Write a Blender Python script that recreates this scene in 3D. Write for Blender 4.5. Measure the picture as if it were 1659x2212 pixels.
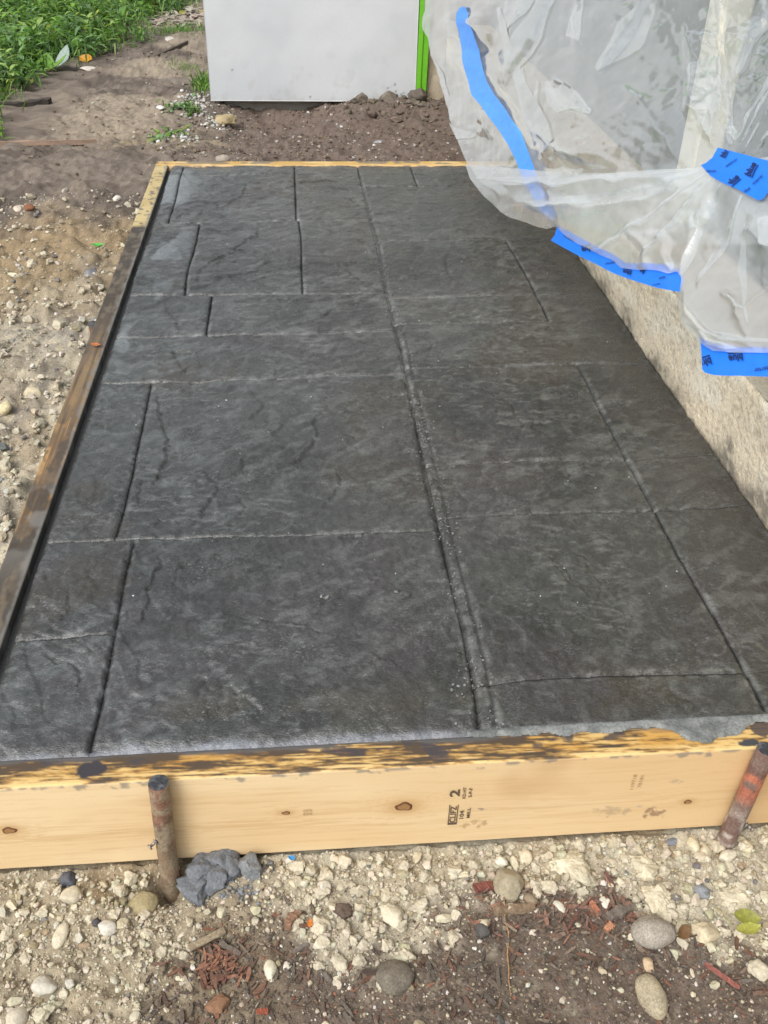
import bpy, bmesh, math, random
import numpy as np
from mathutils import Vector, Matrix

for o in list(bpy.data.objects):
    bpy.data.objects.remove(o, do_unlink=True)
SC = bpy.context.scene
COL = SC.collection

# ------------------------------------------------------------------ camera
cd = bpy.data.cameras.new('camera')
cam = bpy.data.objects.new('camera', cd)
COL.objects.link(cam)
CR = Vector((0.9960933, -0.0852607, 0.0229951))
CU = Vector((0.0310932, 0.5823501, 0.8123433))
CF = Vector((0.0826522, 0.8084547, -0.5827260))
M = Matrix.Identity(4)
for i in range(3):
    M[i][0] = CR[i]; M[i][1] = CU[i]; M[i][2] = -CF[i]
M[0][3], M[1][3], M[2][3] = -0.1286753, -0.6688019, 0.8250888
cam.matrix_world = M
cd.sensor_fit = 'VERTICAL'
cd.sensor_height = 24.0
cd.lens = 24.0 * 2040.38 / 2212.0
cd.clip_start = 0.02
cd.clip_end = 500
SC.camera = cam

# ------------------------------------------------------------------ overcast sky + soft sun
SUN_EL, SUN_AZ = math.radians(50), math.radians(-140)      # bright part of the sky: up, to the left and behind the camera
world = bpy.data.worlds.new('World')
SC.world = world
world.use_nodes = True
wn = world.node_tree
wn.nodes.clear()
w_out = wn.nodes.new('ShaderNodeOutputWorld')
w_bg = wn.nodes.new('ShaderNodeBackground')
w_sky = wn.nodes.new('ShaderNodeTexSky')
w_sky.sky_type = 'NISHITA'
w_sky.sun_disc = False
w_sky.sun_elevation = SUN_EL
w_sky.sun_rotation = SUN_AZ
w_sky.air_density = 1.0
w_sky.dust_density = 3.0
w_hsv = wn.nodes.new('ShaderNodeHueSaturation')
w_hsv.inputs['Saturation'].default_value = 0.30            # grey overcast
wn.links.new(w_sky.outputs['Color'], w_hsv.inputs['Color'])
wn.links.new(w_hsv.outputs['Color'], w_bg.inputs['Color'])
w_bg.inputs['Strength'].default_value = 0.15
wn.links.new(w_bg.outputs['Background'], w_out.inputs['Surface'])
sl = bpy.data.lights.new('sun', 'SUN')
sl.energy = 1.3
sl.angle = math.radians(28)
sl.color = (1.0, 0.96, 0.9)
sun = bpy.data.objects.new('sun', sl)
COL.objects.link(sun)
sd = Vector((math.sin(SUN_AZ) * math.cos(SUN_EL), math.cos(SUN_AZ) * math.cos(SUN_EL), math.sin(SUN_EL)))
sun.rotation_euler = sd.to_track_quat('Z', 'Y').to_euler()
sun.location = sd * 6
SC.view_settings.view_transform = 'Standard'
SC.view_settings.look = 'None'
SC.view_settings.gamma = 1
SC.view_settings.use_curve_mapping = False
SC.view_settings.exposure = 0.6
SC.cycles.use_denoising = True
SC.cycles.transparent_max_bounces = 16
SC.cycles.max_bounces = 8

# ------------------------------------------------------------------ numpy noise
def _h(ix, iy, iz, seed):
    n = (ix.astype(np.int64) * 374761393 + iy.astype(np.int64) * 668265263 + iz * 2147483647 + seed * 144665) & 0xffffffff
    n = ((n ^ (n >> 13)) * 1274126177) & 0xffffffff
    n = ((n ^ (n >> 16)) * 2246822519) & 0xffffffff
    return ((n ^ (n >> 15)) & 0xffff) / 65535.0

def vn(x, y, seed=0):
    x = np.asarray(x, float); y = np.asarray(y, float)
    ix = np.floor(x); iy = np.floor(y)
    fx = x - ix; fy = y - iy
    fx = fx * fx * fx * (fx * (fx * 6 - 15) + 10); fy = fy * fy * fy * (fy * (fy * 6 - 15) + 10)
    a = _h(ix, iy, 0, seed); b = _h(ix + 1, iy, 0, seed); c = _h(ix, iy + 1, 0, seed); d = _h(ix + 1, iy + 1, 0, seed)
    return (a * (1 - fx) + b * fx) * (1 - fy) + (c * (1 - fx) + d * fx) * fy

def fbm(x, y, sc, octv=4, seed=0, gain=0.5):
    t = 0; a = 1.0; s = 0; x = np.asarray(x, float) * sc; y = np.asarray(y, float) * sc
    for k in range(octv):
        # rotate the lattice each octave so that no grid shows
        ca, sa = math.cos(0.7 * k + 0.3), math.sin(0.7 * k + 0.3)
        t = t + a * vn(x * ca - y * sa + 17.3 * k, x * sa + y * ca - 9.1 * k, seed + k * 31)
        s += a; a *= gain; x = x * 2.03; y = y * 2.03
    return t / s

def ridged(x, y, sc, octv=3, seed=0):
    t = 0; a = 1.0; s = 0
    for k in range(octv):
        v = fbm(x, y, sc * 2 ** k, 2, seed + k * 77)
        t = t + a * (1 - np.abs(2 * v - 1) * 2.2).clip(0, 1); s += a; a *= .5
    return t / s

def sst(a, b, x):
    t = np.clip((x - a) / (b - a), 0, 1)
    return t * t * (3 - 2 * t)

def mixc(a, b, t):
    t = np.asarray(t)[..., None]
    return np.asarray(a) * (1 - t) + np.asarray(b) * t

def inpoly(x, y, poly):
    r = np.zeros(np.shape(x), bool); n = len(poly)
    for i in range(n):
        x0, y0 = poly[i]; x1, y1 = poly[(i + 1) % n]
        if y0 == y1: continue
        c = (y0 > y) != (y1 > y)
        r ^= c & (x < (x1 - x0) * (y - y0) / (y1 - y0) + x0)
    return r

def segdist(x, y, pts, closed=False):
    """distance to a polyline, the signed side, and the position along it"""
    best = np.full(np.shape(x), 1e9); side = np.zeros(np.shape(x)); al = np.zeros(np.shape(x))
    P = list(pts) + ([pts[0]] if closed else [])
    L = 0
    for (x0, y0), (x1, y1) in zip(P[:-1], P[1:]):
        dx, dy = x1 - x0, y1 - y0; l2 = dx * dx + dy * dy + 1e-12
        t = np.clip(((x - x0) * dx + (y - y0) * dy) / l2, 0, 1)
        ex = x - x0 - t * dx; ey = y - y0 - t * dy
        d = np.sqrt(ex * ex + ey * ey)
        m = d < best
        best = np.where(m, d, best)
        side = np.where(m, np.sign(dx * ey - dy * ex), side)
        al = np.where(m, L + t * math.sqrt(l2), al)
        L += math.sqrt(l2)
    return best, side, al / max(L, 1e-9)

# ------------------------------------------------------------------ objects
def mesh(name, V, F, mat, col=None, smooth=True, parent=None, uv=None):
    V = np.asarray(V, np.float32).reshape(-1, 3)
    me = bpy.data.meshes.new(name)
    if isinstance(F, np.ndarray):
        k = F.shape[1]; nf = len(F)
        lv = F.reshape(-1); ls = np.arange(nf) * k; lt = np.full(nf, k)
    else:
        lv = np.array([i for f in F for i in f]); lt = np.array([len(f) for f in F])
        ls = np.concatenate([[0], np.cumsum(lt)[:-1]]); nf = len(F)
    me.vertices.add(len(V)); me.vertices.foreach_set('co', V.reshape(-1))
    me.loops.add(len(lv)); me.loops.foreach_set('vertex_index', lv.astype(np.int32))
    me.polygons.add(nf)
    me.polygons.foreach_set('loop_start', ls.astype(np.int32))
    me.polygons.foreach_set('loop_total', lt.astype(np.int32))
    me.polygons.foreach_set('use_smooth', np.full(nf, smooth))
    if col is not None:
        col = np.asarray(col, np.float32)
        if col.ndim == 1: col = np.tile(col, (len(V), 1))
        at = me.color_attributes.new('Col', 'FLOAT_COLOR', 'POINT')
        c4 = np.ones((len(V), 4), np.float32); c4[:, :3] = np.clip(col, 0, 1)
        at.data.foreach_set('color', c4.reshape(-1))
    me.update(calc_edges=True)
    me.validate()
    if mat: me.materials.append(mat)
    o = bpy.data.objects.new(name, me)
    COL.objects.link(o)
    if parent is not None: o.parent = parent
    return o

def tag(o, label=None, cat=None, group=None, kind=None):
    if label: o['label'] = label
    if cat: o['category'] = cat
    if group: o['group'] = group
    if kind: o['kind'] = kind
    return o

def empty(name, loc, label, cat, group=None):
    o = bpy.data.objects.new(name, None)
    o.location = loc; o.empty_display_size = 0.05
    COL.objects.link(o)
    return tag(o, label, cat, group)

def put(o, parent):
    """parent a mesh made in world coordinates to a thing, keeping it where it is"""
    o.parent = parent
    o.matrix_parent_inverse = Matrix.Translation(parent.location).inverted()
    return o

def gridF(nx, ny, off=0):
    i = np.arange(nx - 1)[None, :]; j = np.arange(ny - 1)[:, None]
    a = (j * nx + i).reshape(-1) + off
    return np.stack([a, a + 1, a + nx + 1, a + nx], 1)

# ------------------------------------------------------------------ materials
def new_mat(name):
    m = bpy.data.materials.new(name); m.use_nodes = True
    nt = m.node_tree; b = nt.nodes['Principled BSDF']
    return m, nt, b

def N(nt, t, **kw):
    n = nt.nodes.new(t)
    for k, v in kw.items():
        if hasattr(n, k): setattr(n, k, v)
        else: n.inputs[k].default_value = v
    return n

def vmat(name, rough=0.9, spec=0.3, fine=400, famt=0.25, bump=0.3, bscale=300, bdist=0.002, rvar=0.0, base=None, bscale2=None):
    """colour from the vertex attribute (or one base colour), fine procedural mottling and relief"""
    m, nt, b = new_mat(name)
    tc = N(nt, 'ShaderNodeTexCoord')
    if base is None:
        c = N(nt, 'ShaderNodeAttribute', attribute_name='Col').outputs['Color']
    else:
        r = N(nt, 'ShaderNodeRGB'); r.outputs[0].default_value = (*base, 1); c = r.outputs[0]
    n1 = N(nt, 'ShaderNodeTexNoise', Scale=fine, Detail=3.0, Roughness=0.65)
    nt.links.new(tc.outputs['Object'], n1.inputs['Vector'])
    mr = N(nt, 'ShaderNodeMapRange'); mr.inputs[1].default_value = 0.3; mr.inputs[2].default_value = 0.7
    mr.inputs[3].default_value = 1 - famt; mr.inputs[4].default_value = 1 + famt
    nt.links.new(n1.outputs['Fac'], mr.inputs[0])
    mul = N(nt, 'ShaderNodeVectorMath', operation='SCALE')
    nt.links.new(c, mul.inputs[0]); nt.links.new(mr.outputs[0], mul.inputs['Scale'])
    nt.links.new(mul.outputs[0], b.inputs['Base Color'])
    b.inputs['Roughness'].default_value = rough
    b.inputs['Specular IOR Level'].default_value = spec
    if rvar:
        mr2 = N(nt, 'ShaderNodeMapRange'); mr2.inputs[1].default_value = .3; mr2.inputs[2].default_value = .7
        mr2.inputs[3].default_value = rough - rvar; mr2.inputs[4].default_value = min(1, rough + rvar)
        n3 = N(nt, 'ShaderNodeTexNoise', Scale=14.0, Detail=5.0, Roughness=0.6)
        nt.links.new(tc.outputs['Object'], n3.inputs['Vector'])
        nt.links.new(n3.outputs['Fac'], mr2.inputs[0]); nt.links.new(mr2.outputs[0], b.inputs['Roughness'])
    if bump:
        n2 = N(nt, 'ShaderNodeTexNoise', Scale=bscale, Detail=4.0, Roughness=0.6)
        nt.links.new(tc.outputs['Object'], n2.inputs['Vector'])
        bp = N(nt, 'ShaderNodeBump', Strength=bump, Distance=bdist)
        nt.links.new(n2.outputs['Fac'], bp.inputs['Height'])
        last = bp
        if bscale2:
            n4 = N(nt, 'ShaderNodeTexNoise', Scale=bscale2, Detail=2.0, Roughness=0.5)
            nt.links.new(tc.outputs['Object'], n4.inputs['Vector'])
            bp2 = N(nt, 'ShaderNodeBump', Strength=bump, Distance=bdist * bscale / bscale2 * 1.3)
            nt.links.new(n4.outputs['Fac'], bp2.inputs['Height'])
            nt.links.new(bp.outputs['Normal'], bp2.inputs['Normal'])
            last = bp2
        nt.links.new(last.outputs['Normal'], b.inputs['Normal'])
    return m

M_GROUND = vmat('earth', 0.95, 0.15, 260, 0.22, 0.6, 240, 0.004)
M_STONE = vmat('stone', 0.9, 0.2, 260, 0.16, 0.5, 330, 0.002)
M_SPECK = vmat('speckled_stone', 0.85, 0.25, 480, 0.34, 0.4, 300, 0.0015)
M_SLAB, nt, b = new_mat('stamped_concrete')
tc = N(nt, 'ShaderNodeTexCoord'); at = N(nt, 'ShaderNodeAttribute', attribute_name='Col')
mp_ = N(nt, 'ShaderNodeMapping'); mp_.inputs['Scale'].default_value = (0.75, 1.25, 1.0); mp_.inputs['Rotation'].default_value = (0, 0, 0.5)
nt.links.new(tc.outputs['Object'], mp_.inputs['Vector'])
def slabnoise(scale, detail, rough=0.6, lo=0.3, hi=0.7, a=0.0, b_=1.0, vec=None):
    n = N(nt, 'ShaderNodeTexNoise', Scale=scale, Detail=detail, Roughness=rough); nt.links.new(vec or mp_.outputs['Vector'], n.inputs['Vector'])
    r = N(nt, 'ShaderNodeMapRange'); r.inputs[1].default_value = lo; r.inputs[2].default_value = hi; r.inputs[3].default_value = a; r.inputs[4].default_value = b_
    nt.links.new(n.outputs['Fac'], r.inputs[0]); return n, r
_, r1 = slabnoise(110, 7, .8, .3, .7, .74, 1.26)
_, r2 = slabnoise(420, 3, .6, .3, .7, .75, 1.25)
mu1 = N(nt, 'ShaderNodeMath', operation='MULTIPLY'); nt.links.new(r1.outputs[0], mu1.inputs[0]); nt.links.new(r2.outputs[0], mu1.inputs[1])
vs = N(nt, 'ShaderNodeVectorMath', operation='SCALE'); nt.links.new(at.outputs['Color'], vs.inputs[0]); nt.links.new(mu1.outputs[0], vs.inputs['Scale'])
# dry powder caught on the high spots of the fine relief
_, r3 = slabnoise(300, 6, .8, .55, .63, 0, 1); _, r4 = slabnoise(11, 6, .7, .46, .62, .06, .85)
mu2 = N(nt, 'ShaderNodeMath', operation='MULTIPLY'); nt.links.new(r3.outputs[0], mu2.inputs[0]); nt.links.new(r4.outputs[0], mu2.inputs[1])
mxc = N(nt, 'ShaderNodeMix', data_type='RGBA'); nt.links.new(mu2.outputs[0], mxc.inputs[0]); nt.links.new(vs.outputs[0], mxc.inputs[6]); mxc.inputs[7].default_value = (0.24, 0.25, 0.24, 1)
nt.links.new(mxc.outputs[2], b.inputs['Base Color'])
_, rr = slabnoise(260, 4, .6, .35, .65, .22, .46); nt.links.new(rr.outputs[0], b.inputs['Roughness'])
b.inputs['Specular IOR Level'].default_value = .75
n5, _ = slabnoise(170, 4, .62); n6, _ = slabnoise(480, 3, .6)
bp1 = N(nt, 'ShaderNodeBump', Strength=0.5, Distance=0.0022); nt.links.new(n5.outputs['Fac'], bp1.inputs['Height'])
bp2 = N(nt, 'ShaderNodeBump', Strength=0.8, Distance=0.0010); nt.links.new(n6.outputs['Fac'], bp2.inputs['Height']); nt.links.new(bp1.outputs['Normal'], bp2.inputs['Normal'])
nt.links.new(bp2.outputs['Normal'], b.inputs['Normal'])
M_WOOD = vmat('pine_board', 0.62, 0.3, 700, 0.05, 0.12, 500, 0.0006)
M_CEMENT = vmat('wet_cement', 0.75, 0.4, 300, 0.25, 0.6, 260, 0.003)
M_STUCCO = vmat('rough_concrete', 0.92, 0.2, 240, 0.20, 0.7, 240, 0.004)
M_STEEL = vmat('rusty_steel', 0.6, 0.5, 350, 0.35, 0.6, 280, 0.002, rvar=0.15)
M_CHIP = vmat('bark_chip', 0.85, 0.25, 300, 0.3, 0.5, 250, 0.002)
M_INK = vmat('stamp_ink', 0.8, 0.2, 900, 0.3, 0, base=(0.12, 0.085, 0.06))
M_NAIL = vmat('nail_steel', 0.4, 0.5, 300, 0.2, 0.1, 300, 0.001, base=(0.3, 0.27, 0.25))
M_NAIL.node_tree.nodes['Principled BSDF'].inputs['Metallic'].default_value = 0.7
M_LEAF = vmat('leaf', 0.5, 0.4, 120, 0.2, 0.2, 90, 0.002)
M_GRASS = vmat('grass', 0.5, 0.35, 30, 0.2, 0)
for mm in (M_GRASS, M_LEAF):
    nt = mm.node_tree; b = nt.nodes['Principled BSDF']
    out = nt.nodes['Material Output']
    tr = N(nt, 'ShaderNodeBsdfTranslucent'); mx = N(nt, 'ShaderNodeMixShader', Fac=0.3)
    src = b.inputs['Base Color'].links[0].from_socket
    nt.links.new(src, tr.inputs['Color'])
    nt.links.new(b.outputs[0], mx.inputs[1]); nt.links.new(tr.outputs[0], mx.inputs[2])
    nt.links.new(mx.outputs[0], out.inputs['Surface'])
M_PANEL = vmat('grey_white_panel', 0.85, 0.25, 330, 0.05, 0.25, 420, 0.0015)
M_GREEN = vmat('green_edge', 0.6, 0.35, 60, 0.08, 0.1, 100, 0.001, base=(0.13, 0.42, 0.02))
M_WALLB = vmat('house_wall', 0.85, 0.2, 40, 0.12, 0.3, 120, 0.003, base=(0.165, 0.185, 0.18))
M_DOOR = vmat('door_paint', 0.5, 0.4, 20, 0.1, 0.05, 60, 0.001, base=(0.016, 0.045, 0.036))
M_POST = vmat('cream_post', 0.5, 0.4, 20, 0.06, 0.05, 60, 0.001, base=(0.80, 0.76, 0.62))
M_TAPE = vmat('blue_tape', 0.45, 0.4, 60, 0.04, 0.15, 500, 0.0008, base=(0.010, 0.19, 0.86))
M_TAPE2 = vmat('veiled_blue_tape', 0.4, 0.5, 40, 0.12, 0.3, 120, 0.002, base=(0.055, 0.30, 0.90))
M_PRINT = vmat('tape_print', 0.6, 0.3, 300, 0.1, 0, base=(0.008, 0.022, 0.10))

def film_mat(name, opac, rough=0.22):
    m = bpy.data.materials.new(name); m.use_nodes = True
    nt = m.node_tree; nt.nodes.clear()
    out = N(nt, 'ShaderNodeOutputMaterial')
    tr = N(nt, 'ShaderNodeBsdfTransparent'); tr.inputs['Color'].default_value = (0.95, 0.97, 0.97, 1)
    df = N(nt, 'ShaderNodeBsdfDiffuse'); df.inputs['Color'].default_value = (0.90, 0.94, 0.96, 1)
    tl = N(nt, 'ShaderNodeBsdfTranslucent'); tl.inputs['Color'].default_value = (0.90, 0.94, 0.96, 1)
    m1 = N(nt, 'ShaderNodeMixShader', Fac=0.5)
    nt.links.new(df.outputs[0], m1.inputs[1]); nt.links.new(tl.outputs[0], m1.inputs[2])
    tc = N(nt, 'ShaderNodeTexCoord')
    nz = N(nt, 'ShaderNodeTexNoise', Scale=9.0, Detail=4.0, Roughness=0.6)
    nt.links.new(tc.outputs['Object'], nz.inputs['Vector'])
    mr = N(nt, 'ShaderNodeMapRange'); mr.inputs[1].default_value = .3; mr.inputs[2].default_value = .7
    mr.inputs[3].default_value = opac - .08; mr.inputs[4].default_value = opac + .08
    nt.links.new(nz.outputs['Fac'], mr.inputs[0])
    m2 = N(nt, 'ShaderNodeMixShader')
    nt.links.new(mr.outputs[0], m2.inputs['Fac'])
    nt.links.new(tr.outputs[0], m2.inputs[1]); nt.links.new(m1.outputs[0], m2.inputs[2])
    gl = N(nt, 'ShaderNodeBsdfGlossy', Roughness=rough); gl.inputs['Color'].default_value = (1, 1, 1, 1)
    fr = N(nt, 'ShaderNodeFresnel')
    ge = N(nt, 'ShaderNodeNewGeometry'); ior = N(nt, 'ShaderNodeMapRange')      # same reflectance from either side of the film
    ior.inputs[3].default_value = 1.45; ior.inputs[4].default_value = 1 / 1.45
    nt.links.new(ge.outputs['Backfacing'], ior.inputs[0]); nt.links.new(ior.outputs[0], fr.inputs['IOR'])
    m3 = N(nt, 'ShaderNodeMixShader')
    # a film has two faces: its reflectance is about twice that of one face
    mu = N(nt, 'ShaderNodeMath', operation='MULTIPLY'); mu.inputs[1].default_value = 2.0; mu.use_clamp = True
    nt.links.new(fr.outputs[0], mu.inputs[0]); nt.links.new(mu.outputs[0], m3.inputs['Fac'])
    nt.links.new(m2.outputs[0], m3.inputs[1]); nt.links.new(gl.outputs[0], m3.inputs[2])
    bp = N(nt, 'ShaderNodeBump', Strength=0.03, Distance=0.002)
    n2 = N(nt, 'ShaderNodeTexNoise', Scale=70.0, Detail=3.0, Roughness=0.55)
    nt.links.new(tc.outputs['Object'], n2.inputs['Vector']); nt.links.new(n2.outputs['Fac'], bp.inputs['Height'])
    for s in (df, tl, gl, fr): nt.links.new(bp.outputs['Normal'], s.inputs['Normal'])
    nt.links.new(m3.outputs[0], out.inputs['Surface'])
    return m
M_FILM = film_mat('plastic_film', 0.32, 0.11)
M_FILM3 = film_mat('plastic_film_pleat', 0.24, 0.16)
M_FILM2 = film_mat('plastic_film_fold', 0.42, 0.14)

# ------------------------------------------------------------------ layout (metres): front board face at y = 0, slab top near z = 0
XL, XR, L = -0.547, 0.555, 2.336
SOIL = [(-0.293, -0.5), (-0.293, -0.221), (-0.301, -0.153), (-0.271, -0.11), (-0.254, -0.074), (-0.215, -0.055), (-0.153, -0.085),
        (-0.114, -0.127), (-0.075, -0.137), (-0.024, -0.123), (0.009, -0.099), (0.028, -0.078), (0.039, -0.048), (0.073, -0.04),
        (0.144, -0.06), (0.213, -0.066), (0.242, -0.093), (0.274, -0.123), (0.307, -0.147), (0.385, -0.137), (0.6, -0.13), (0.6, -0.5)]

def soil_mask(x, y):
    d, _, _ = segdist(x, y, SOIL, True)
    s = np.where(inpoly(x, y, SOIL), d, -d)
    return sst(-0.026, 0.030, s + (fbm(x, y, 38, 4, 5) - .5) * 0.075)

def Zg0(x, y):
    """smooth ground height"""
    front = -0.153 + 0.10 * np.minimum(y, 0) * 0 - 0.012 * sst(0, -0.2, y)
    left = -0.072 - 0.02 * sst(-0.6, -1.4, x)
    far = -0.075 - 0.10 * sst(2.4, 3.4, y) - 0.03 * sst(3.4, 5, y)
    lf = left + (far - left) * sst(1.7, 2.7, y)
    z = front + (lf - front) * sst(-0.02, 0.12, y)
    # dirt heaped against the footing
    z = z + 0.028 * np.exp(-((y - 3.76) / 0.18) ** 2) * sst(-0.02, 0.35, x) * (1 - sst(.75, 1., x))
    z = z - 0.075 * np.exp(-((y - 3.70) / 0.30) ** 2) * np.exp(-((x + 0.22) / 0.24) ** 4)
    # dip round the left stake
    z = z - 0.035 * np.exp(-(((x + 0.300) / 0.022) ** 2 + ((y + 0.025) / 0.022) ** 2))
    return z

def Zg(x, y):
    x = np.asarray(x, float); y = np.asarray(y, float)
    z = Zg0(x, y)
    amp = np.where(y < 0.05, 0.010, 0.028)
    fl = 1 - 0.55 * soil_mask(x, y) * (y < 0.05)
    far = sst(1.6, 2.6, y)
    z = z + (fbm(x, y, 14, 4, 3) - .5) * amp * (1 + .6 * far)
    z = z + (fbm(x, y, 60, 3, 8) - .5) * 0.010 * fl * (1 - .3 * far)
    z = z + (fbm(x, y, 1.3, 2, 44) - .5) * 0.05 * sst(1.2, 2.5, y)
    # lumps pressed in the pale rubble
    lump = sst(.55, .75, fbm(x, y, 38, 2, 21))
    z = z + lump * 0.006 * (1 - far) * fl
    lf = (x < XL) & (y > .06)
    z = z + np.where(lf, (sst(.48, .72, fbm(x, y, 26, 2, 23)) * .012 + (fbm(x, y, 75, 3, 24) - .5) * .014) * (1 - .6 * far), (sst(.5, .7, fbm(x, y, 90, 2, 25)) * .004) * (1 - far) * fl)
    # clods in the dark mound beyond the slab
    m = sst(-0.7, -0.45, x) * sst(2.45, 2.8, y)
    z = z + (ridged(x, y, 16, 3, 61) - .4) * 0.013 * m
    # never above the foot of the board, the slab forms or the white panel
    z = np.where((y > -0.03) & (y < 0.06), np.minimum(z, -0.1435), z)
    z = np.where((x > XL - .02) & (x < XR) & (y > 0.0) & (y < L), np.minimum(z, -0.155), z)
    return z
GREYB = [(-0.638, 1.62, .05, .10), (-0.72, 1.25, .10, .16), (-0.63, 1.02, .07, .10), (-0.68, .87, .06, .10), (-0.62, .55, .06, .15), (-0.9, 1.3, .12, .12), (-0.62, 1.25, .06, .2), (-0.74, 2.2, .2, .09)]

def ground_col(x, y):
    pale = np.array((0.385, 0.345, 0.262)); dark = np.array((0.135, 0.105, 0.082)); tan = np.array((0.30, 0.235, 0.15))
    mud = np.array((0.185, 0.153, 0.125)); grey = np.array((0.19, 0.178, 0.16))
    n1 = fbm(x, y, 9, 4, 101); n2 = fbm(x, y, 55, 4, 102); n3 = fbm(x, y, 230, 2, 103)
    c = mixc(pale, tan, sst(.42, .66, n1))
    c = mixc(c, dark, soil_mask(x, y) * (y < 0.1) * sst(.25, .45, n2 * .6 + .25))
    # damp earth close under the left part of the board
    c = mixc(c, (0.25, 0.2, 0.13), (y < 0.1) * sst(-0.13, -0.22, x) * .6)
    lf = (y > 0.1)
    lc = mixc(np.array((0.47, 0.415, 0.305)), (0.33, 0.27, 0.185), sst(.42, .62, n1 * .5 + n2 * .5))
    lc = mixc(lc, (0.27, 0.205, 0.125), sst(1.15, 1.7, y + (n1 - .5) * .5))
    for gx, gy, rx, ry in GREYB:
        q = ((x - gx) / rx) ** 2 + ((y - gy) / ry) ** 2
        lc = mixc(lc, grey, np.exp(-q) * sst(.34, .64, n2 + .05) * .65)
    fm = sst(1.85, 2.25, y + (n1 - .5) * .5)
    fc = mixc(mud, (0.125, 0.103, 0.085), sst(.45, .62, n1))
    fc = mixc(fc, (0.30, 0.25, 0.19), sst(.40, .62, fbm(x, y, 2.6, 3, 140)) * np.exp(-((x + .85) / .35) ** 2) * sst(2.8, 3.4, y) * .9)
    fc = mixc(fc, (0.31, 0.25, 0.15), np.exp(-((x + .62) / .22) ** 2 - ((y - 3.15) / .2) ** 2) * sst(.4, .6, n2) * .8)
    fc = mixc(fc, (0.135, 0.102, 0.084), sst(-0.55, -0.2, x + (n1 - .5) * .3) * sst(2.3, 2.6, y) * .85)
    lc = mixc(lc, fc, fm)
    c = np.where(lf[..., None], lc, c)
    c = c * (0.72 + 0.56 * n2)[..., None] * (0.8 + .4 * n3)[..., None]
    # moss-green under the weeds
    return c
# ------------------------------------------------------------------ ground: one sheet, fine where the photograph looks closely
def axis(parts):
    a = [np.arange(p0, p1, st) for p0, p1, st in parts]
    return np.concatenate(a)
gx = axis([(-60, -10, 5), (-10, -3, .5), (-3, -1.1, .03), (-1.1, -.56, .006), (-.56, .45, .0042), (.45, .8, .02), (.8, 4, .3), (4, 60.1, 6)])
gy = axis([(-60, -6, 6), (-6, -.6, .3), (-.6, -.26, .02), (-.26, .06, .0032), (.06, 1.3, .0075), (1.3, 2.3, .010), (2.3, 4.2, .011), (4.2, 8, .03), (8, 20, 1), (20, 61, 8)])
X, Y = np.meshgrid(gx, gy)
Z = Zg(X, Y)
far = np.maximum(np.abs(X) / 8, np.abs(Y - 2) / 8)
Z = np.where(far > 1, Zg0(X, Y), Z)
gcol = ground_col(X, Y)
ground = mesh('ground', np.stack([X, Y, Z], -1), gridF(len(gx), len(gy)), M_GROUND, gcol.reshape(-1, 3))
tag(ground, kind='structure')

# ------------------------------------------------------------------ the stamped slab
S0, S1, SF, SB, XC = -0.498, 0.553, 0.0405, 2.297, 0.064
def warp(u, v):
    x = u + (vn(v * 5.5, u * 2.0, 301) - .5) * 0.007 * sst(S0, S0 + .06, u) * (1 - sst(S1 - .05, S1, u))
    y = v + (vn(u * 5.0, v * 2.0, 302) - .5) * 0.012 * sst(SF, SF + .06, v) * (1 - sst(SB - .05, SB, v))
    return x, y
# (x0, x1, y0, y1) of each stamped stone
STONES = [(S0, -.461, 1.805, SB), (-.461, -.128, 1.805, 2.215), (-.461, -.128, 2.215, SB), (-.128, XC, 1.805, 2.18), (-.128, XC, 2.18, SB),
          (S0, -.379, 1.318, 1.805), (-.379, -.121, 1.318, 1.805), (-.121, XC, 1.318, 1.805),
          (S0, -.320, 1.116, 1.318), (-.320, XC, 1.116, 1.318), (S0, XC, .924, 1.116),
          (S0, -.404, .437, .924), (-.404, XC, .437, .924),
          (S0, -.376, .238, .437), (S0, -.376, SF, .238), (-.376, XC, SF, .437),
          (XC, .226, 2.10, SB), (.226, S1, 2.10, SB), (XC, S1, 1.645, 2.10),
          (XC, .40, 1.29, 1.645), (.40, S1, 1.29, 1.645), (XC, .40, 1.152, 1.29), (.40, S1, 1.152, 1.29), (XC, S1, .951, 1.152),
          (XC, .403, .610, .951), (.403, S1, .610, .951), (XC, .403, .465, .610), (.403, S1, .465, .610),
          (XC, .405, .121, .465), (.405, S1, .121, .465), (XC, .405, SF, .121), (.405, S1, SF, .121)]
# grooves: points in the straight layout, depth, half width
GR = []
def gv(x, y0, y1, d=.0055, w=.0045): GR.append(([(x, y0), (x, y1)], d, w))
def gh(y, x0, x1, d=.0032, w=.0036): GR.append(([(x0, y), (x1, y)], d, w))
gv(-.461, 1.808, 2.285, .0045, .0045); gv(-.379, 1.322, 1.80, .0042, .0042); gv(-.320, 1.122, 1.31, .0045, .004); gv(-.404, .447, .912, .0050, .0042)
gv(-.376, .245, .428, .0052, .0042); gv(-.376, .055, .238, .0045, .0038); gv(-.128, 1.81, 2.285, .0038, .0038); gv(-.121, 1.322, 1.80, .0036, .0038)
gv(.226, 2.10, 2.28, .003, .004); gv(.40, 1.158, 1.64, .0032, .0035); gv(.404, .06, .948, .0042, .0042)
gh(2.215, -.45, -.14); gh(2.18, -.12, .05); gh(1.805, S0, XC, .003); gh(1.318, S0, XC, .0034); gh(1.116, S0, XC, .0034); gh(.924, S0, XC, .0028)
gh(.437, S0, XC, .0026); gh(.238, S0, -.378, .0022); gh(2.10, XC, .5); gh(1.645, XC, .5, .0022); gh(1.29, XC, .40, .0028); gh(1.152, XC, .40, .0026)
gh(.951, XC, S1, .0022); gh(.610, XC, .403, .003); gh(.465, XC, .53, .0032); gh(.121, .085, .40, .0028, .005)
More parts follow.
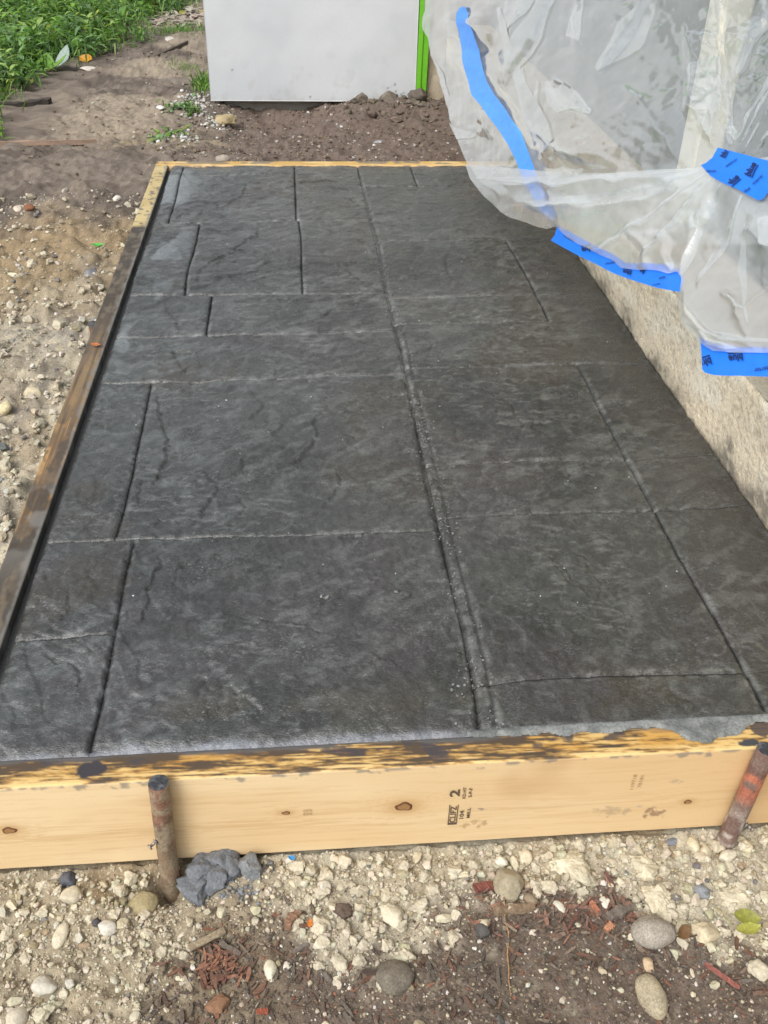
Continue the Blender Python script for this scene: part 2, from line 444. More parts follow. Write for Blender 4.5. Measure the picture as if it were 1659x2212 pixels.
GR.append(([(XC, SF), (XC + .002, .3), (XC - .004, .55), (XC + .006, .95), (XC + .004, 1.3), (XC + .008, 1.7), (XC, SB)], .0036, .0048))
GR.append(([(XC + .020, .06), (XC + .018, .3), (XC + .016, .6), (XC + .020, 1.1)], .0016, .003))
# cleft edges pressed by the stamps: polyline, step height, reach
CL = [([(-.395, .897), (-.374, .778), (-.359, .70), (-.356, .65), (-.365, .589), (-.383, .558)], .0032, .02),
      ([(-.10, .79), (-.114, .758), (-.111, .72), (-.116, .689), (-.141, .639), (-.163, .62)], .0026, .018),
      ([(-.085, .616), (-.080, .58), (-.085, .549), (-.108, .50)], .0022, .015),
      ([(-.226, 1.797), (-.229, 1.692), (-.26, 1.66), (-.288, 1.579), (-.328, 1.519), (-.355, 1.433), (-.352, 1.325)], .0019, .02),
      ([(-.10, 1.60), (-.086, 1.59), (-.044, 1.512), (-.01, 1.43), (.023, 1.367)], .0022, .02),
      ([(.231, 1.567), (.214, 1.446), (.24, 1.334)], .002, .02),
      ([(.218, .368), (.215, .342), (.227, .296), (.258, .265), (.29, .226), (.279, .20)], .0022, .02),
      ([(.142, .55), (.161, .534), (.217, .489)], .0018, .015), ([(-.462, .204), (-.419, .19), (-.412, .173), (-.413, .146)], .0022, .015),
      ([(-.387, .59), (-.384, .515)], .002, .015), ([(-.241, .544), (-.226, .506), (-.244, .46)], .0018, .012),
      ([(-.422, 1.277), (-.384, 1.18), (-.369, 1.123)], .0024, .02), ([(-.09, 1.82), (-.03, 1.74), (.02, 1.70), (.055, 1.69)], .002, .015),
      ([(-.27, 2.13), (-.28, 2.02), (-.32, 1.95), (-.36, 1.90)], .0022, .02), ([(-.20, 2.26), (-.215, 2.18)], .002, .012),
      ([(-.47, 1.68), (-.42, 1.62), (-.385, 1.52)], .0022, .02), ([(-.20, 1.53), (-.22, 1.46), (-.29, 1.42), (-.335, 1.40)], .0014, .014),
      ([(-.33, .40), (-.345, .34), (-.338, .28), (-.35, .25)], .002, .015), ([(-.26, .28), (-.17, .25), (-.09, .215)], .0014, .02),
      ([(-.27, .40), (-.31, .36), (-.315, .32)], .0014, .012), ([(-.45, .33), (-.44, .29), (-.452, .26)], .0015, .012),
      ([(.30, .11), (.305, .085), (.296, .06)], .0016, .012), ([(-.06, .19), (-.02, .155)], .0014, .01), ([(.10, .55), (.115, .50), (.10, .47)], .0014, .01),
      ([(-.20, 1.06), (-.08, 1.0), (.02, .98)], .0018, .02), ([(-.40, 1.09), (-.37, 1.02), (-.345, .95)], .0016, .015), ([(.20, .86), (.24, .80), (.25, .72), (.22, .66)], .0018, .02),
      ([(-.22, .88), (-.20, .82), (-.23, .76)], .0016, .015), ([(-.30, .62), (-.27, .58), (-.275, .52), (-.30, .46)], .0018, .016), ([(.13, 1.95), (.2, 1.90), (.31, 1.88)], .0018, .02)]
# chipped slate edges inside every stone
_r = np.random.default_rng(77)
for (x0, x1, y0, y1) in STONES:
    nn = int(np.clip((x1 - x0) * (y1 - y0) * 70, 1, 9))
    for k in range(nn):
        a = _r.uniform(-.6, 2.4); ln = _r.uniform(.03, .11); p = np.array((_r.uniform(x0 + .01, x1 - .01), _r.uniform(y0 + .01, y1 - .01))); pts = [tuple(p)]; turn = _r.normal() * .5
        for q in range(_r.integers(3, 7)):
            a += turn * .5 + _r.normal() * .45; p = p + np.array((math.cos(a), math.sin(a))) * ln / 4
            p = np.array((np.clip(p[0], x0 + .004, x1 - .004), np.clip(p[1], y0 + .004, y1 - .004))); pts.append(tuple(p))
        CL.append((pts, _r.uniform(.0009, .0021) * (1.25 if x1 < .1 else .8), _r.uniform(.010, .026)))
def slab_h(u, v):
    """relief of the stamped top at layout point (u, v)"""
    z = (fbm(u, v, 3.0, 3, 401) - .5) * 0.005
    wx = u + (fbm(u, v, 6, 3, 402) - .5) * .10; wy = v + (fbm(u, v, 6, 3, 403) - .5) * .10
    # slate: terraces with sharp little risers, drawn out along one direction
    q = fbm(wx + .45 * wy, wy * .75, 7.5, 3, 404) * 7
    fr = q - np.floor(q)
    z += (np.floor(q) + sst(.88, .97, fr) - 3.5) * 0.0011 * (.5 + 1.1 * sst(-.25, -.36, u) + .7 * sst(.15, -.1, u) * sst(1.2, 1.4, v))
    z += (fbm(u * 1.2 + v * .5, v - u * .4, 42, 3, 405) - .5) * 0.0034
    z += (fbm(u, v, 130, 2, 406) - .5) * 0.0016
    for pts, h, r in CL:
        P = np.array(pts); m = (u > P[:, 0].min() - .09) & (u < P[:, 0].max() + .09) & (v > P[:, 1].min() - .09) & (v < P[:, 1].max() + .09)
        if not m.any(): continue
        uu = u[m] + (fbm(u[m], v[m], 50, 3, 410) - .5) * .016; vv = v[m] + (fbm(u[m], v[m], 50, 3, 411) - .5) * .016
        d, s, al = segdist(uu, vv, pts)
        e = sst(0, .15, al) * (1 - sst(.85, 1, al)) + .0
        h = h * 1.2; z[m] += np.where(s > 0, -1.0, .25) * h * np.exp(-d / r) * e
        z[m] -= h * .30 * np.exp(-(d / .0022) ** 2) * e * sst(.35, .6, fbm(uu, vv, 35, 2, 416))
    for pts, d0, w in GR:
        P = np.array(pts); m = (u > P[:, 0].min() - .03) & (u < P[:, 0].max() + .03) & (v > P[:, 1].min() - .03) & (v < P[:, 1].max() + .03)
        if not m.any(): continue
        d, s, al = segdist(u[m], v[m], pts)
        d0 = d0 * (1.0 + .5 * (P[:, 1].mean() > .9))
        var = .55 + .9 * fbm(u[m], v[m], 28, 3, 412)
        d = d + (fbm(u[m], v[m], 150, 2, 415) - .5) * .0016
        z[m] -= d0 * var * (.72 * np.exp(-(np.abs(d) / (w * .62)) ** 3) + .28 * np.exp(-(d / (w * 1.8)) ** 2))
        # a little burr beside the groove
        z[m] += d0 * .22 * np.exp(-((d - 2.1 * w) / (.8 * w)) ** 2) * sst(.45, .7, fbm(u[m], v[m], 120, 2, 413))
    # rolled front edge, soft left edge
    z -= 0.009 * (1 - np.clip((v - SF) / .026, 0, 1)) ** 2 * (1 - .85 * sst(.05, .25, u))
    z -= 0.003 * (1 - sst(S0, S0 + .010, u)) ** 2
    z += 0.003 * sst(S1 - .012, S1, u) * fbm(u, v, 40, 2, 414)
    return z - 0.0035
def slab_col(u, v):
    a = np.array((0.048, 0.0495, 0.045)); b = np.array((0.030, 0.0305, 0.0275)); brown = np.array((0.052, 0.038, 0.022)); pur = np.array((0.048, 0.043, 0.044))
    n1 = fbm(u, v, 4.5, 4, 420)
    c = mixc(b, a, sst(.38, .62, n1))
    c = mixc(c, brown, sst(.52, .70, fbm(u, v, 5, 4, 421)) * .42)
    c = mixc(c, pur, sst(.54, .68, fbm(u, v, 6, 3, 422)) * .6)
    # pale release powder rubbed in streaks
    st = fbm(u * .55 + v * .25, v * 1.3 - u * .7, 44, 5, 423); big = fbm(u, v, 3.4, 3, 424)
    powder = sst(.50, .74, st) * sst(.40, .62, big + .12 * (u < XC))
    c = mixc(c, (0.12, 0.126, 0.12), powder * .52)
    c = mixc(c, (0.11, 0.117, 0.115), sst(.56, .70, fbm(u, v, 75, 3, 425)) * .22)
    # thin wisps of powder along the grain of the slate, and short rubbed strokes
    wu = u + (fbm(u, v, 9, 3, 440) - .5) * .09; wv = v + (fbm(u, v, 9, 3, 441) - .5) * .09
    w1 = np.exp(-((fbm(wu * .8 + wv * .3, wv, 13, 2, 442) - .5) / .016) ** 2) * sst(.46, .60, fbm(u, v, 5, 3, 443))
    w2 = np.exp(-((fbm(wu, wv * 1.2 - wu * .5, 27, 2, 444) - .5) / .022) ** 2) * sst(.47, .60, fbm(u, v, 8, 3, 445))
    c = mixc(c, (0.19, 0.20, 0.19), w1 * .30 * (.5 + fbm(u, v, 110, 2, 446)) + w2 * .26 * (.4 + fbm(u, v, 140, 2, 447)))
    stroke = sst(.66, .76, fbm(u * .22 - v * .06, v + u * .22, 190, 2, 448)) * sst(.48, .62, fbm(u, v, 7, 3, 449))
    c = mixc(c, (0.30, 0.31, 0.30), stroke * .20)
    q = np.exp(-((v - .10) / .035) ** 2) * sst(-.42, -.30, u) * sst(.45, .6, fbm(u * .6, v, 16, 3, 450))
    c = mixc(c, (0.052, 0.042, 0.026), q * .55)
    left = sst(-.36, -.48, u) * sst(.9, 1.2, v)
    c = mixc(c, (0.19, 0.205, 0.21), left * sst(.47, .53, fbm(u * 1.4, v * .7, 9, 3, 426)) * .8)  # pale far-left facets: their gloss is put into the colour
    for pts, d0, w in GR:
        if d0 > .0052: continue
        P = np.array(pts); m = (u > P[:, 0].min() - .02) & (u < P[:, 0].max() + .02) & (v > P[:, 1].min() - .02) & (v < P[:, 1].max() + .02)
        if not m.any(): continue
        d, s, al = segdist(u[m], v[m], pts)
        c[m] = mixc(c[m], (0.018, 0.018, 0.017), np.exp(-(d / np.where(v[m] > .9, .0032, .0022)) ** 2) * .6)
        c[m] = mixc(c[m], (0.23, 0.24, 0.235), np.exp(-((d - .0055) / .0035) ** 2) * sst(.50, .66, fbm(u[m], v[m], 80, 4, 427) * .6 + .4 * fbm(u[m], v[m], 9, 2, 429)) * .38)
    # bluish sky highlight on the rolled front lip, painted into the colour
    c = mixc(c, (0.23, 0.243, 0.285), (1 - sst(SF + .003, SF + .016, v + (fbm(u, v, 30, 4, 428) - .5) * .016)) * (.85 - .45 * sst(.1, .3, u)))
    c = mixc(c, (0.030, 0.029, 0.027), sst(S1 - .16, S1, u) * .55)  # darkens toward the house: shade of wall and film put into the colour
    return c * mixc((0.95, 0.98, 0.99), (1.02, 0.98, .90), sst(-.35, .25, u))  # cooler left, warmer right: sky reflection on the left put into the tint

slab = mesh('patio_slab', [(XL + .0382, SF + .001, -.15), (S1, SF + .001, -.15), (S1, SB - .001, -.15), (XL + .0382, SB - .001, -.15),
                           (XL + .0382, SF + .001, -.017), (S1, SF + .001, -.017), (S1, SB - .001, -.017), (XL + .0382, SB - .001, -.017)],
            [(0, 3, 2, 1), (4, 5, 6, 7), (0, 1, 5, 4), (1, 2, 6, 5), (2, 3, 7, 6), (3, 0, 4, 7)], M_CEMENT, (0.07, 0.07, 0.068), smooth=False)
tag(slab, kind='structure')
for (x0, x1, y0, y1) in STONES:
    yc = (y0 + y1) / 2
    stp = 0.0020 if yc < .5 else (0.0028 if yc < 1.2 else 0.0040)
    nx = max(6, int((x1 - x0) / stp) + 1); ny = max(6, int((y1 - y0) / (stp * 1.15)) + 1)
    u, v = np.meshgrid(np.linspace(x0, x1, nx), np.linspace(y0, y1, ny))
    x, y = warp(u, v); z = slab_h(u.copy(), v.copy())
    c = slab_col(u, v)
    V = np.stack([x, y, z], -1).reshape(-1, 3); F = gridF(nx, ny)
    # edges turned down so that each stone has depth at its joint
    ring = np.concatenate([np.arange(nx), np.arange(1, ny) * nx + nx - 1, np.arange(nx - 2, -1, -1) + (ny - 1) * nx, np.arange(ny - 2, 0, -1) * nx])
    V2 = V[ring].copy(); V2[:, 2] = -0.0185
    k = len(V); n = len(ring); i = np.arange(n)
    sk = np.stack([ring[i], k + i, k + (i + 1) % n, ring[(i + 1) % n]], 1)
    cc = c.reshape(-1, 3)
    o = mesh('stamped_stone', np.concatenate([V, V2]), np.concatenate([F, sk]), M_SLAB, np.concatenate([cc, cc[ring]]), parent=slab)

# cement squeezed over the top of the front board
u, v = np.meshgrid(np.arange(S0, S1, .0022), np.arange(.008, .050, .0013))
rag = .0385 + .004 - .012 * fbm(u, v * .3, 26, 4, 431) * sst(-.1, .15, u) - .007 * fbm(u, u * 0, 60, 2, 432)
big = .0385 - .025 * np.exp(-((u - .325) / .045) ** 4) * (0.65 + .7 * fbm(u, v, 40, 2, 433)) - .012 * np.exp(-((u - .10) / .03) ** 2) * 0.4
edge = np.minimum(rag, big)
th = sst(0, .006, v - edge) * (.0020 + .0030 * fbm(u, v, 90, 3, 434)) * (1 - sst(.044, .050, v)) 
zz = 0.0004 + th - .002 * sst(.040, .046, v) * (u < .1)
keep = (v > edge) & (u > .02 + .03 * fbm(v, u, 90, 2, 436)) & (v < .047)
F = gridF(u.shape[1], u.shape[0]); kk = keep.reshape(-1)
F = F[kk[F].all(1)]
used = np.unique(F); mp = -np.ones(kk.size, int); mp[used] = np.arange(len(used))
V = np.stack([u, v, zz], -1).reshape(-1, 3)[used]
cs = mixc((0.13, 0.138, 0.132), (0.215, 0.223, 0.215), sst(.3, .7, fbm(V[:, 0], V[:, 1], 70, 3, 435)))
mesh('cement_overflow', V, mp[F], M_CEMENT, cs, parent=slab)

# ------------------------------------------------------------------ form boards (2 x 6 lumber)
KN = [(-.463, -.071, .0085, .0055), (-.161, -.068, .0050, .0030), (-.028, -.069, .0105, .0075), (.308, -.090, .0050, .0035)]
def pine_face(x, z):
    wz = z.copy()
    for kx, kz, a, b in KN:
        g = np.exp(-((x - kx) / (a * 3.2)) ** 2)
        wz += np.sign(z - kz) * -b * 1.6 * g * np.exp(-np.abs(z - kz) / (b * 3.5))
    wz += (fbm(x, z, 3.2, 3, 501) - .5) * .022
    lines = fbm(x * .035, wz, 210, 3, 502)
    fine = fbm(x * .03, wz, 620, 2, 503)
    c = mixc((0.74, 0.575, 0.345), (0.69, 0.50, 0.275), sst(.35, .7, fbm(x * .3, wz, 9, 3, 504)))
    c = mixc(c, (0.60, 0.40, 0.19), sst(.52, .74, lines) * .24)
    c = mixc(c, (0.48, 0.28, 0.11), sst(.62, .8, fine) * .22)
    band = np.exp(-((wz + .085) / .018) ** 2)
    c = mixc(c, (0.50, 0.30, 0.12), band * sst(.50, .62, fbm(x * .02, wz, 420, 2, 505)) * .4)
    c = mixc(c, (0.62, 0.41, 0.20), sst(-.1, .45, x) * .6)
    # pink-brown water stains
    c = mixc(c, (0.50, 0.31, 0.15), sst(.58, .72, fbm(x, z, 9, 3, 506)) * .4)
    for kx, kz, a, b in KN:
        q = np.sqrt(((x - kx) / (a * 1.9)) ** 2 + ((z - kz) / (b * 1.7)) ** 2)
        c = mixc(c, (0.42, 0.22, 0.07), np.exp(-q * q) * .7)
    # brown scuffs
    for sx, sz, rx, rz, cc, s in [(.044, -.111, .007, .006, (0.40, 0.25, 0.12), .7), (.063, -.107, .009, .007, (0.38, 0.24, 0.12), .8), (.269, -.109, .013, .010, (0.28, 0.17, 0.10), .85),
                                  (.217, -.099, .02, .009, (0.33, 0.25, 0.17), .5), (.285, -.052, .010, .004, (0.36, 0.27, 0.2), .5), (.063, -.082, .005, .002, (0.2, 0.16, 0.16), .8), (.25, -.095, .006, .003, (.25, .24, .26), .6)]:
        q = ((x - sx) / rx) ** 2 + ((z - sz) / rz) ** 2 + (fbm(x, z, 160, 3, 507) - .5) * 3.4
        c = mixc(c, cc, sst(1.1, .5, q) * s * sst(.3, .6, fbm(x, z, 260, 2, 508) + .1))
    # grey slurry dribbled over the upper edge
    e = (-z) - .003 - .006 * sst(.5, .7, fbm(x, z * .3, 40, 3, 509))
    c = mixc(c, (0.22, 0.2, 0.17), sst(.004, 0, e) * sst(.5, .64, fbm(x, z, 70, 3, 510)) * .75)
    return c
def pine_top(x, y, seed=0):
    """top edge wetted with slurry: golden wood under black smears drawn along the board"""
    c = mixc((0.62, 0.42, 0.16), (0.53, 0.30, 0.08), sst(.4, .65, fbm(x * .25, y, 70, 3, 520 + seed)))
    c = mixc(c, (0.70, 0.50, 0.22), sst(.013, .004, y) * .8)
    s1 = fbm(x * .09 + y * .35, y, 330, 5, 521 + seed, .6); cov = fbm(x, y * 2, 8, 4, 522 + seed)
    k = .47 - .10 * sst(.0, -.35, x) * sst(.015, .03, y) + .10 * sst(.1, .4, x) + .06 * sst(.02, .0, y)
    sm = s1 * .52 + cov * .30 + .18 * fbm(x * .05, y, 900, 3, 527 + seed)
    c = mixc(c, (0.30, 0.15, 0.035), sst(k - .06, k + .02, sm) * .75)
    c = mixc(c, (0.052, 0.042, 0.035), sst(k - .005, k + .11, sm) * .90)
    bl = sst(.58, .66, fbm(x, y, 36, 4, 523 + seed)) * sst(.02, .03, y + (cov - .5) * .06)
    c = mixc(c, (0.06, 0.052, 0.055), bl * .9)
    q = ((x + .368) / .016) ** 2 + ((y - .020) / .011) ** 2 + (fbm(x, y, 90, 3, 524) - .5) * 2
    c = mixc(c, (0.045, 0.04, 0.045), sst(1.1, .7, q))
    q = ((x - .363) / .012) ** 2 + ((y - .008) / .006) ** 2 + (fbm(x, y, 120, 3, 525) - .5) * 1.5
    c = mixc(c, (0.06, 0.06, 0.065), sst(1.1, .8, q))
    c = mixc(c, (0.10, 0.095, 0.09), sst(.030, .038, y + (fbm(x, y, 24, 4, 526) - .5) * .016) * (1 - sst(.1, .3, x) * .6))
    return c

def board(name, fx, fcol, ftop, frame, long, th, hi, steps, loose=None):
    """lumber with a small round over; local axes: along, across the thickness, up"""
    dl, dt, dh = steps
    n = int(long / dl) + 1
    a = np.linspace(0, long, n)
    r = .0022
    prof = [(0, -hi)] + [(0, -q) for q in np.arange(hi - dh, r, -dh)] + [(0, -r), (r * .3, -r * .3), (r, 0)] + [(q, 0) for q in np.arange(r + dt, th - r, dt)] + [(th - r, 0), (th - r * .3, -r * .3), (th, -r), (th, -hi)]
    prof = np.array(prof); m = len(prof)
    A, K = np.meshgrid(a, np.arange(m)); T = prof[K, 0]; H = prof[K, 1]
    T = T + (fbm(A, H, 25, 2, 540) - .5) * .0006; H2 = H + (fbm(A, T, 30, 3, 541) - .5) * .0010 * (H > -.004)
    P = frame(A, T, H2)
    top = (H > -r * .9)
    C = np.where(top[..., None], ftop(A, T), fcol(A, H))
    V = P.reshape(-1, 3); F = gridF(n, m)[:, ::-1]
    k = len(V)
    e0 = np.arange(m) * n; e1 = e0 + n - 1
    faces = [tuple(f) for f in F.tolist()] + [tuple(e0.tolist()), tuple(e1[::-1].tolist())]
    return mesh(name, V, faces, M_WOOD, C.reshape(-1, 3))
FL0, FL1 = -0.60, 0.60
front = board('form_board', 0, lambda a, h: pine_face(a + FL0, h), lambda a, t: pine_top(a + FL0, t), lambda a, t, h: np.stack([a + FL0, t, h], -1), FL1 - FL0, .038, .14, (.0017, .0016, .0018))
tag(front, 'pale pine form board with lumber stamp and knots along the near end of the slab', 'form board')
# knots, set a hair proud of the face
for kx, kz, a, b in KN:
    V = [(kx, -.0009, kz)]; cc = [(0.30, 0.17, 0.075)]; rn = 6; m = 18; F = []
    for ri in range(1, rn + 1):
        for j in range(m):
            t = 2 * math.pi * j / m; wob = 1 + .12 * math.sin(3 * t + kx * 90) + .08 * math.sin(5 * t)
            q = ri / rn
            V.append((kx + a * q * wob * math.cos(t), -.0009 + .0011 * (q > .95), kz + b * q * wob * math.sin(t)))
            cc.append([(0.34, 0.19, 0.08), (0.27, 0.14, 0.05), (0.36, 0.21, 0.09), (0.22, 0.11, 0.045), (0.10, 0.045, 0.02), (0.14, 0.06, 0.022)][ri - 1])
    for j in range(m): F.append((0, 1 + (j + 1) % m, 1 + j))
    for ri in range(rn - 1):
        for j in range(m): F.append((1 + ri * m + j, 1 + ri * m + (j + 1) % m, 1 + (ri + 1) * m + (j + 1) % m, 1 + (ri + 1) * m + j))
    mesh('knot', V, F, M_WOOD, cc, parent=front)

def text_mesh(txt, bold=0.0):
    cu = bpy.data.curves.new('text', 'FONT'); cu.body = txt; cu.size = 1.0; cu.align_x = 'CENTER'; cu.align_y = 'CENTER'; cu.offset = bold; cu.resolution_u = 3
    ob = bpy.data.objects.new('text', cu); COL.objects.link(ob)
    bpy.context.view_layer.update()
    dg = bpy.context.evaluated_depsgraph_get()
    me = bpy.data.meshes.new_from_object(ob.evaluated_get(dg))
    V = np.array([v.co[:2] for v in me.vertices]); F = [tuple(p.vertices) for p in me.polygons]
    bpy.data.objects.remove(ob); bpy.data.curves.remove(cu); bpy.data.meshes.remove(me)
    w = V.max(0) - V.min(0); V = (V - (V.max(0) + V.min(0)) / 2)
    return V, F, w

def stamp(txt, cx, cz, length, cap, bold=.012):
    """ink lettering that reads upward on the board face"""
    V, F, w = text_mesh(txt, bold)
    x = V[:, 0] * length / w[0]; y = V[:, 1] * cap / w[1]
    P = np.stack([cx - y, np.full(len(V), -.0011), cz + x], -1)
    return mesh('ink_stamp', P, [f[::-1] for f in F] if False else F, M_INK, parent=front, smooth=False)
stamp('2', .0285, -.0490, .0125, .0115, .03)
stamp('KD-HT', .0395, -.0495, .0200, .0038, .02); stamp('S-P-F', .0465, -.0495, .0165, .0042, .02)
stamp('CLIFZ', .0290, -.0870, .0300, .0072, .02); stamp('104', .0392, -.0885, .0150, .0052, .02); stamp('MILL', .0470, -.0860, .0185, .0040, .02)
def bars(rects):
    V = []; F = []
    for x0, x1, z0, z1 in rects:
        k = len(V); V += [(x0, -.00105, z0), (x1, -.00105, z0), (x1, -.00105, z1), (x0, -.00105, z1)]; F.append((k, k + 1, k + 2, k + 3))
    return mesh('ink_stamp', V, F, M_INK, parent=front, smooth=False)
bars([(.0238, .0248, -.1045, -.0695), (.0335, .0345, -.1045, -.0695), (.0238, .0345, -.1062, -.1045), (.0248, .0335, -.1045, -.1022)])
M_INK2 = vmat('faded_ink', 0.8, 0.2, 900, 0.3, 0, base=(0.40, 0.265, 0.14))
for o in (stamp('119718', .2345, -.047, .026, .0042, .0), stamp('78181', .2430, -.047, .021, .0042, .0), stamp('50 50', -.137, -.068, .010, .010, .0)):
    o.data.materials[0] = M_INK2

def left_top(a, t):
    y = a + .038
    c = pine_top(a * 1.0, t, 40)
    grey = mixc((0.060, 0.047, 0.034), (0.135, 0.112, 0.080), sst(.35, .65, .5 * fbm(y * .25, t, 120, 4, 551) + .5 * fbm(y, t, 60, 4, 559)))
    strip = sst(.50, .62, fbm(y * .012, t, 330, 2, 552)) * sst(.3, .55, fbm(y, t, 16, 3, 560))
    orange = mixc((0.15, 0.095, 0.05), (0.44, 0.25, 0.09), strip * .9)
    brown = mixc((0.10, 0.075, 0.055), (0.17, 0.12, 0.075), sst(.3, .7, fbm(y * .2, t, 90, 3, 553)))
    sme = sst(.50, .60, fbm(y * .35, t, 46, 5, 563))
    c = mixc(grey, orange, np.exp(-((y - .68) / .24) ** 2))
    c = mixc(c, (0.05, 0.043, 0.036), sme * .75)
    c = mixc(c, mixc(brown, (0.30, 0.2, 0.09), strip * .6), np.exp(-((y - .95) / .2) ** 2) * .9)
    clean = mixc((0.50, 0.40, 0.20), (0.40, 0.30, 0.13), sst(.3, .7, fbm(y, t, 14, 3, 554)))
    c = mixc(c, clean, sst(1.74, 1.77, y))
    c = mixc(c, (0.19, 0.185, 0.17), sst(.030, .036, t + (fbm(y, t, 40, 4, 555) - .5) * .016) * .7)
    c = mixc(c, (0.19, 0.18, 0.16), np.exp(-((y - .47) / .1) ** 2) * sst(.45, .6, fbm(y, t, 22, 3, 556)) * .7)
    sp = sst(.62, .7, fbm(y, t, 90, 3, 557))
    return mixc(c, (0.10, 0.10, 0.095), sp * .6 * sst(1.5, 1.8, y) + sp * .2)
side = board('form_board', 0, lambda a, h: mixc((0.045, 0.042, 0.038), (0.09, 0.085, 0.078), sst(.4, .7, fbm(a, h, 60, 3, 558))), left_top, lambda a, t, h: np.stack([XL + t, a + .0385, h - .0005], -1), L - .038 - .0385, .038, .14, (.0026, .0018, .02))
tag(side, 'long slurry-darkened form board along the left side of the slab', 'form board')
def far_top(a, t):
    c = mixc((0.62, 0.44, 0.19), (0.50, 0.32, 0.10), sst(.4, .6, fbm(a, t, 12, 3, 561)))
    return mixc(c, (0.13, 0.12, 0.11), sst(.52, .62, fbm(a, t, 20, 4, 562)) * .8 * sst(.005, .02, .038 - t + .004))
back = board('form_board', 0, lambda a, h: pine_face(a, h), far_top, lambda a, t, h: np.stack([XR - a, L - t, h + .001], -1), XR - XL, .038, .14, (.005, .004, .02))
tag(back, 'thin yellow form board across the far end of the slab', 'form board')

# ------------------------------------------------------------------ steel form stakes
def tube(pts, rad, m=14, cap=True, seed=0, rough=0.0):
    pts = np.asarray(pts, float); rad = np.broadcast_to(np.asarray(rad, float), (len(pts),))
    V = []; F = []
    tg = np.gradient(pts, axis=0); tg /= np.linalg.norm(tg, axis=1, keepdims=True) + 1e-12
    up = np.array((0, 0, 1.)) if abs(tg[0][2]) < .8 else np.array((0, 1., 0))
    for i, (p, t, r) in enumerate(zip(pts, tg, rad)):
        a = np.cross(t, up); a /= np.linalg.norm(a); b = np.cross(t, a)
        for j in range(m):
            an = 2 * math.pi * j / m
            rr = r * (1 + rough * (vn(np.array(i * .8 + seed), np.array(j * .9 + seed * 3), 9) - .5))
            V.append(p + rr * (math.cos(an) * a + math.sin(an) * b))
    n = len(pts)
    for i in range(n - 1):
        for j in range(m):
            F.append((i * m + j, i * m + (j + 1) % m, (i + 1) * m + (j + 1) % m, (i + 1) * m + j))
    if cap:
        F.append(tuple(range(m))[::-1]); F.append(tuple((n - 1) * m + j for j in range(m)))
    return np.array(V), F
def stake(base, topp, r, colf, label, nailz, nside):
    b = np.array(base); t = np.array(topp); n = 40
    k = np.linspace(0, 1, n)[:, None]
    pts = b + (t - b) * k
    rad = np.full(n, r); rad[-1] = r * .93; rad[-2] = r * .99
    pts[-2] = pts[-1] - (t - b) / np.linalg.norm(t - b) * .0012
    V, F = tube(pts, rad, 28, True, base[0] * 10, .05)
    root = empty('form_stake', base, label, 'form stake', None)
    put(mesh('shaft', V, F[:-1], M_STEEL, colf(V)), root)
    # hammered end cap
    cap = [(0, 0)]
    ax = (t - b) / np.linalg.norm(t - b)
    u = np.cross(ax, (0, 1, 0)); u /= np.linalg.norm(u); w = np.cross(ax, u)
    VV = [t + ax * .0008]; FF = []; m = 24; CC = [(0.05, 0.05, 0.055)]
    for ri in range(1, 6):
        for j in range(m):
            an = 2 * math.pi * j / m; q = ri / 5 * r * .98
            hh = .0008 * (1 - (ri / 5) ** 3) + .0008 * (vn(np.array(ri * 1.7), np.array(j * .8), int(abs(base[0]) * 99)) - .5)
            VV.append(t + u * q * math.cos(an) + w * q * math.sin(an) + ax * hh)
            s = float(fbm(np.array(math.cos(an) * ri), np.array(math.sin(an) * ri), .6, 2, 77))
            CC.append((.035 + .25 * max(0, s - .55), .036 + .25 * max(0, s - .55), .04 + .26 * max(0, s - .55)))
    for j in range(m): FF.append((0, 1 + j, 1 + (j + 1) % m))
    for ri in range(4):
        for j in range(m): FF.append((1 + ri * m + j, 1 + (ri + 1) * m + j, 1 + (ri + 1) * m + (j + 1) % m, 1 + ri * m + (j + 1) % m))
    put(mesh('struck_head', VV, FF, M_STEEL, CC), root)
    # duplex nail through the hole
    f = (nailz - b[2]) / (t[2] - b[2]); p = b + (t - b) * f
    d = np.array((nside * .72, -.62, -.28)); d /= np.linalg.norm(d)
    q0 = p + d * (r * .7); q1 = p + d * (r + .011)
    V, F = tube([q0, q0 + (q1 - q0) * .33, q0 + (q1 - q0) * .34, q0 + (q1 - q0) * .42, q0 + (q1 - q0) * .43, q1 - d * .002, q1 - d * .0019, q1], [.0017, .0017, .0034, .0034, .0017, .0017, .0036, .0034], 10)
    put(mesh('nail', V, F, M_NAIL), root)
    return root
def rust1(V):
    a = np.arctan2(V[:, 1], V[:, 0] - V[:, 0].mean()); z = V[:, 2]
    u = V[:, 0] * 1.0 + z * .3
    c = mixc((0.16, 0.105, 0.07), (0.20, 0.10, 0.065), sst(.35, .65, fbm(u, z, 40, 3, 601)))
    c = mixc(c, (0.30, 0.25, 0.17), sst(.48, .62, fbm(u * 2, z, 70, 3, 602)) * .7)
    return mixc(c, (0.26, 0.22, 0.14), np.exp(-((z + .12) / .025) ** 2) * .6)
def rust2(V):
    z = V[:, 2]; u = V[:, 0] + V[:, 1]
    c = mixc((0.15, 0.085, 0.07), (0.20, 0.14, 0.115), sst(.35, .65, fbm(u, z, 60, 3, 611)))
    c = mixc(c, (0.46, 0.15, 0.085), sst(.52, .60, fbm(u, z, 45, 3, 612)) * sst(-.10, -.03, z) * .9)
    return mixc(c, (0.52, 0.48, 0.43), sst(.42, .58, fbm(u, z, 80, 3, 613)) * sst(-.07, -.12, z) * .85)
stake((-.298, -.0165, -.205), (-.2915, -.0125, .0115), .0109, rust1, 'rusty brown steel stake with a protruding nail in front of the pine board', -.072, -1)
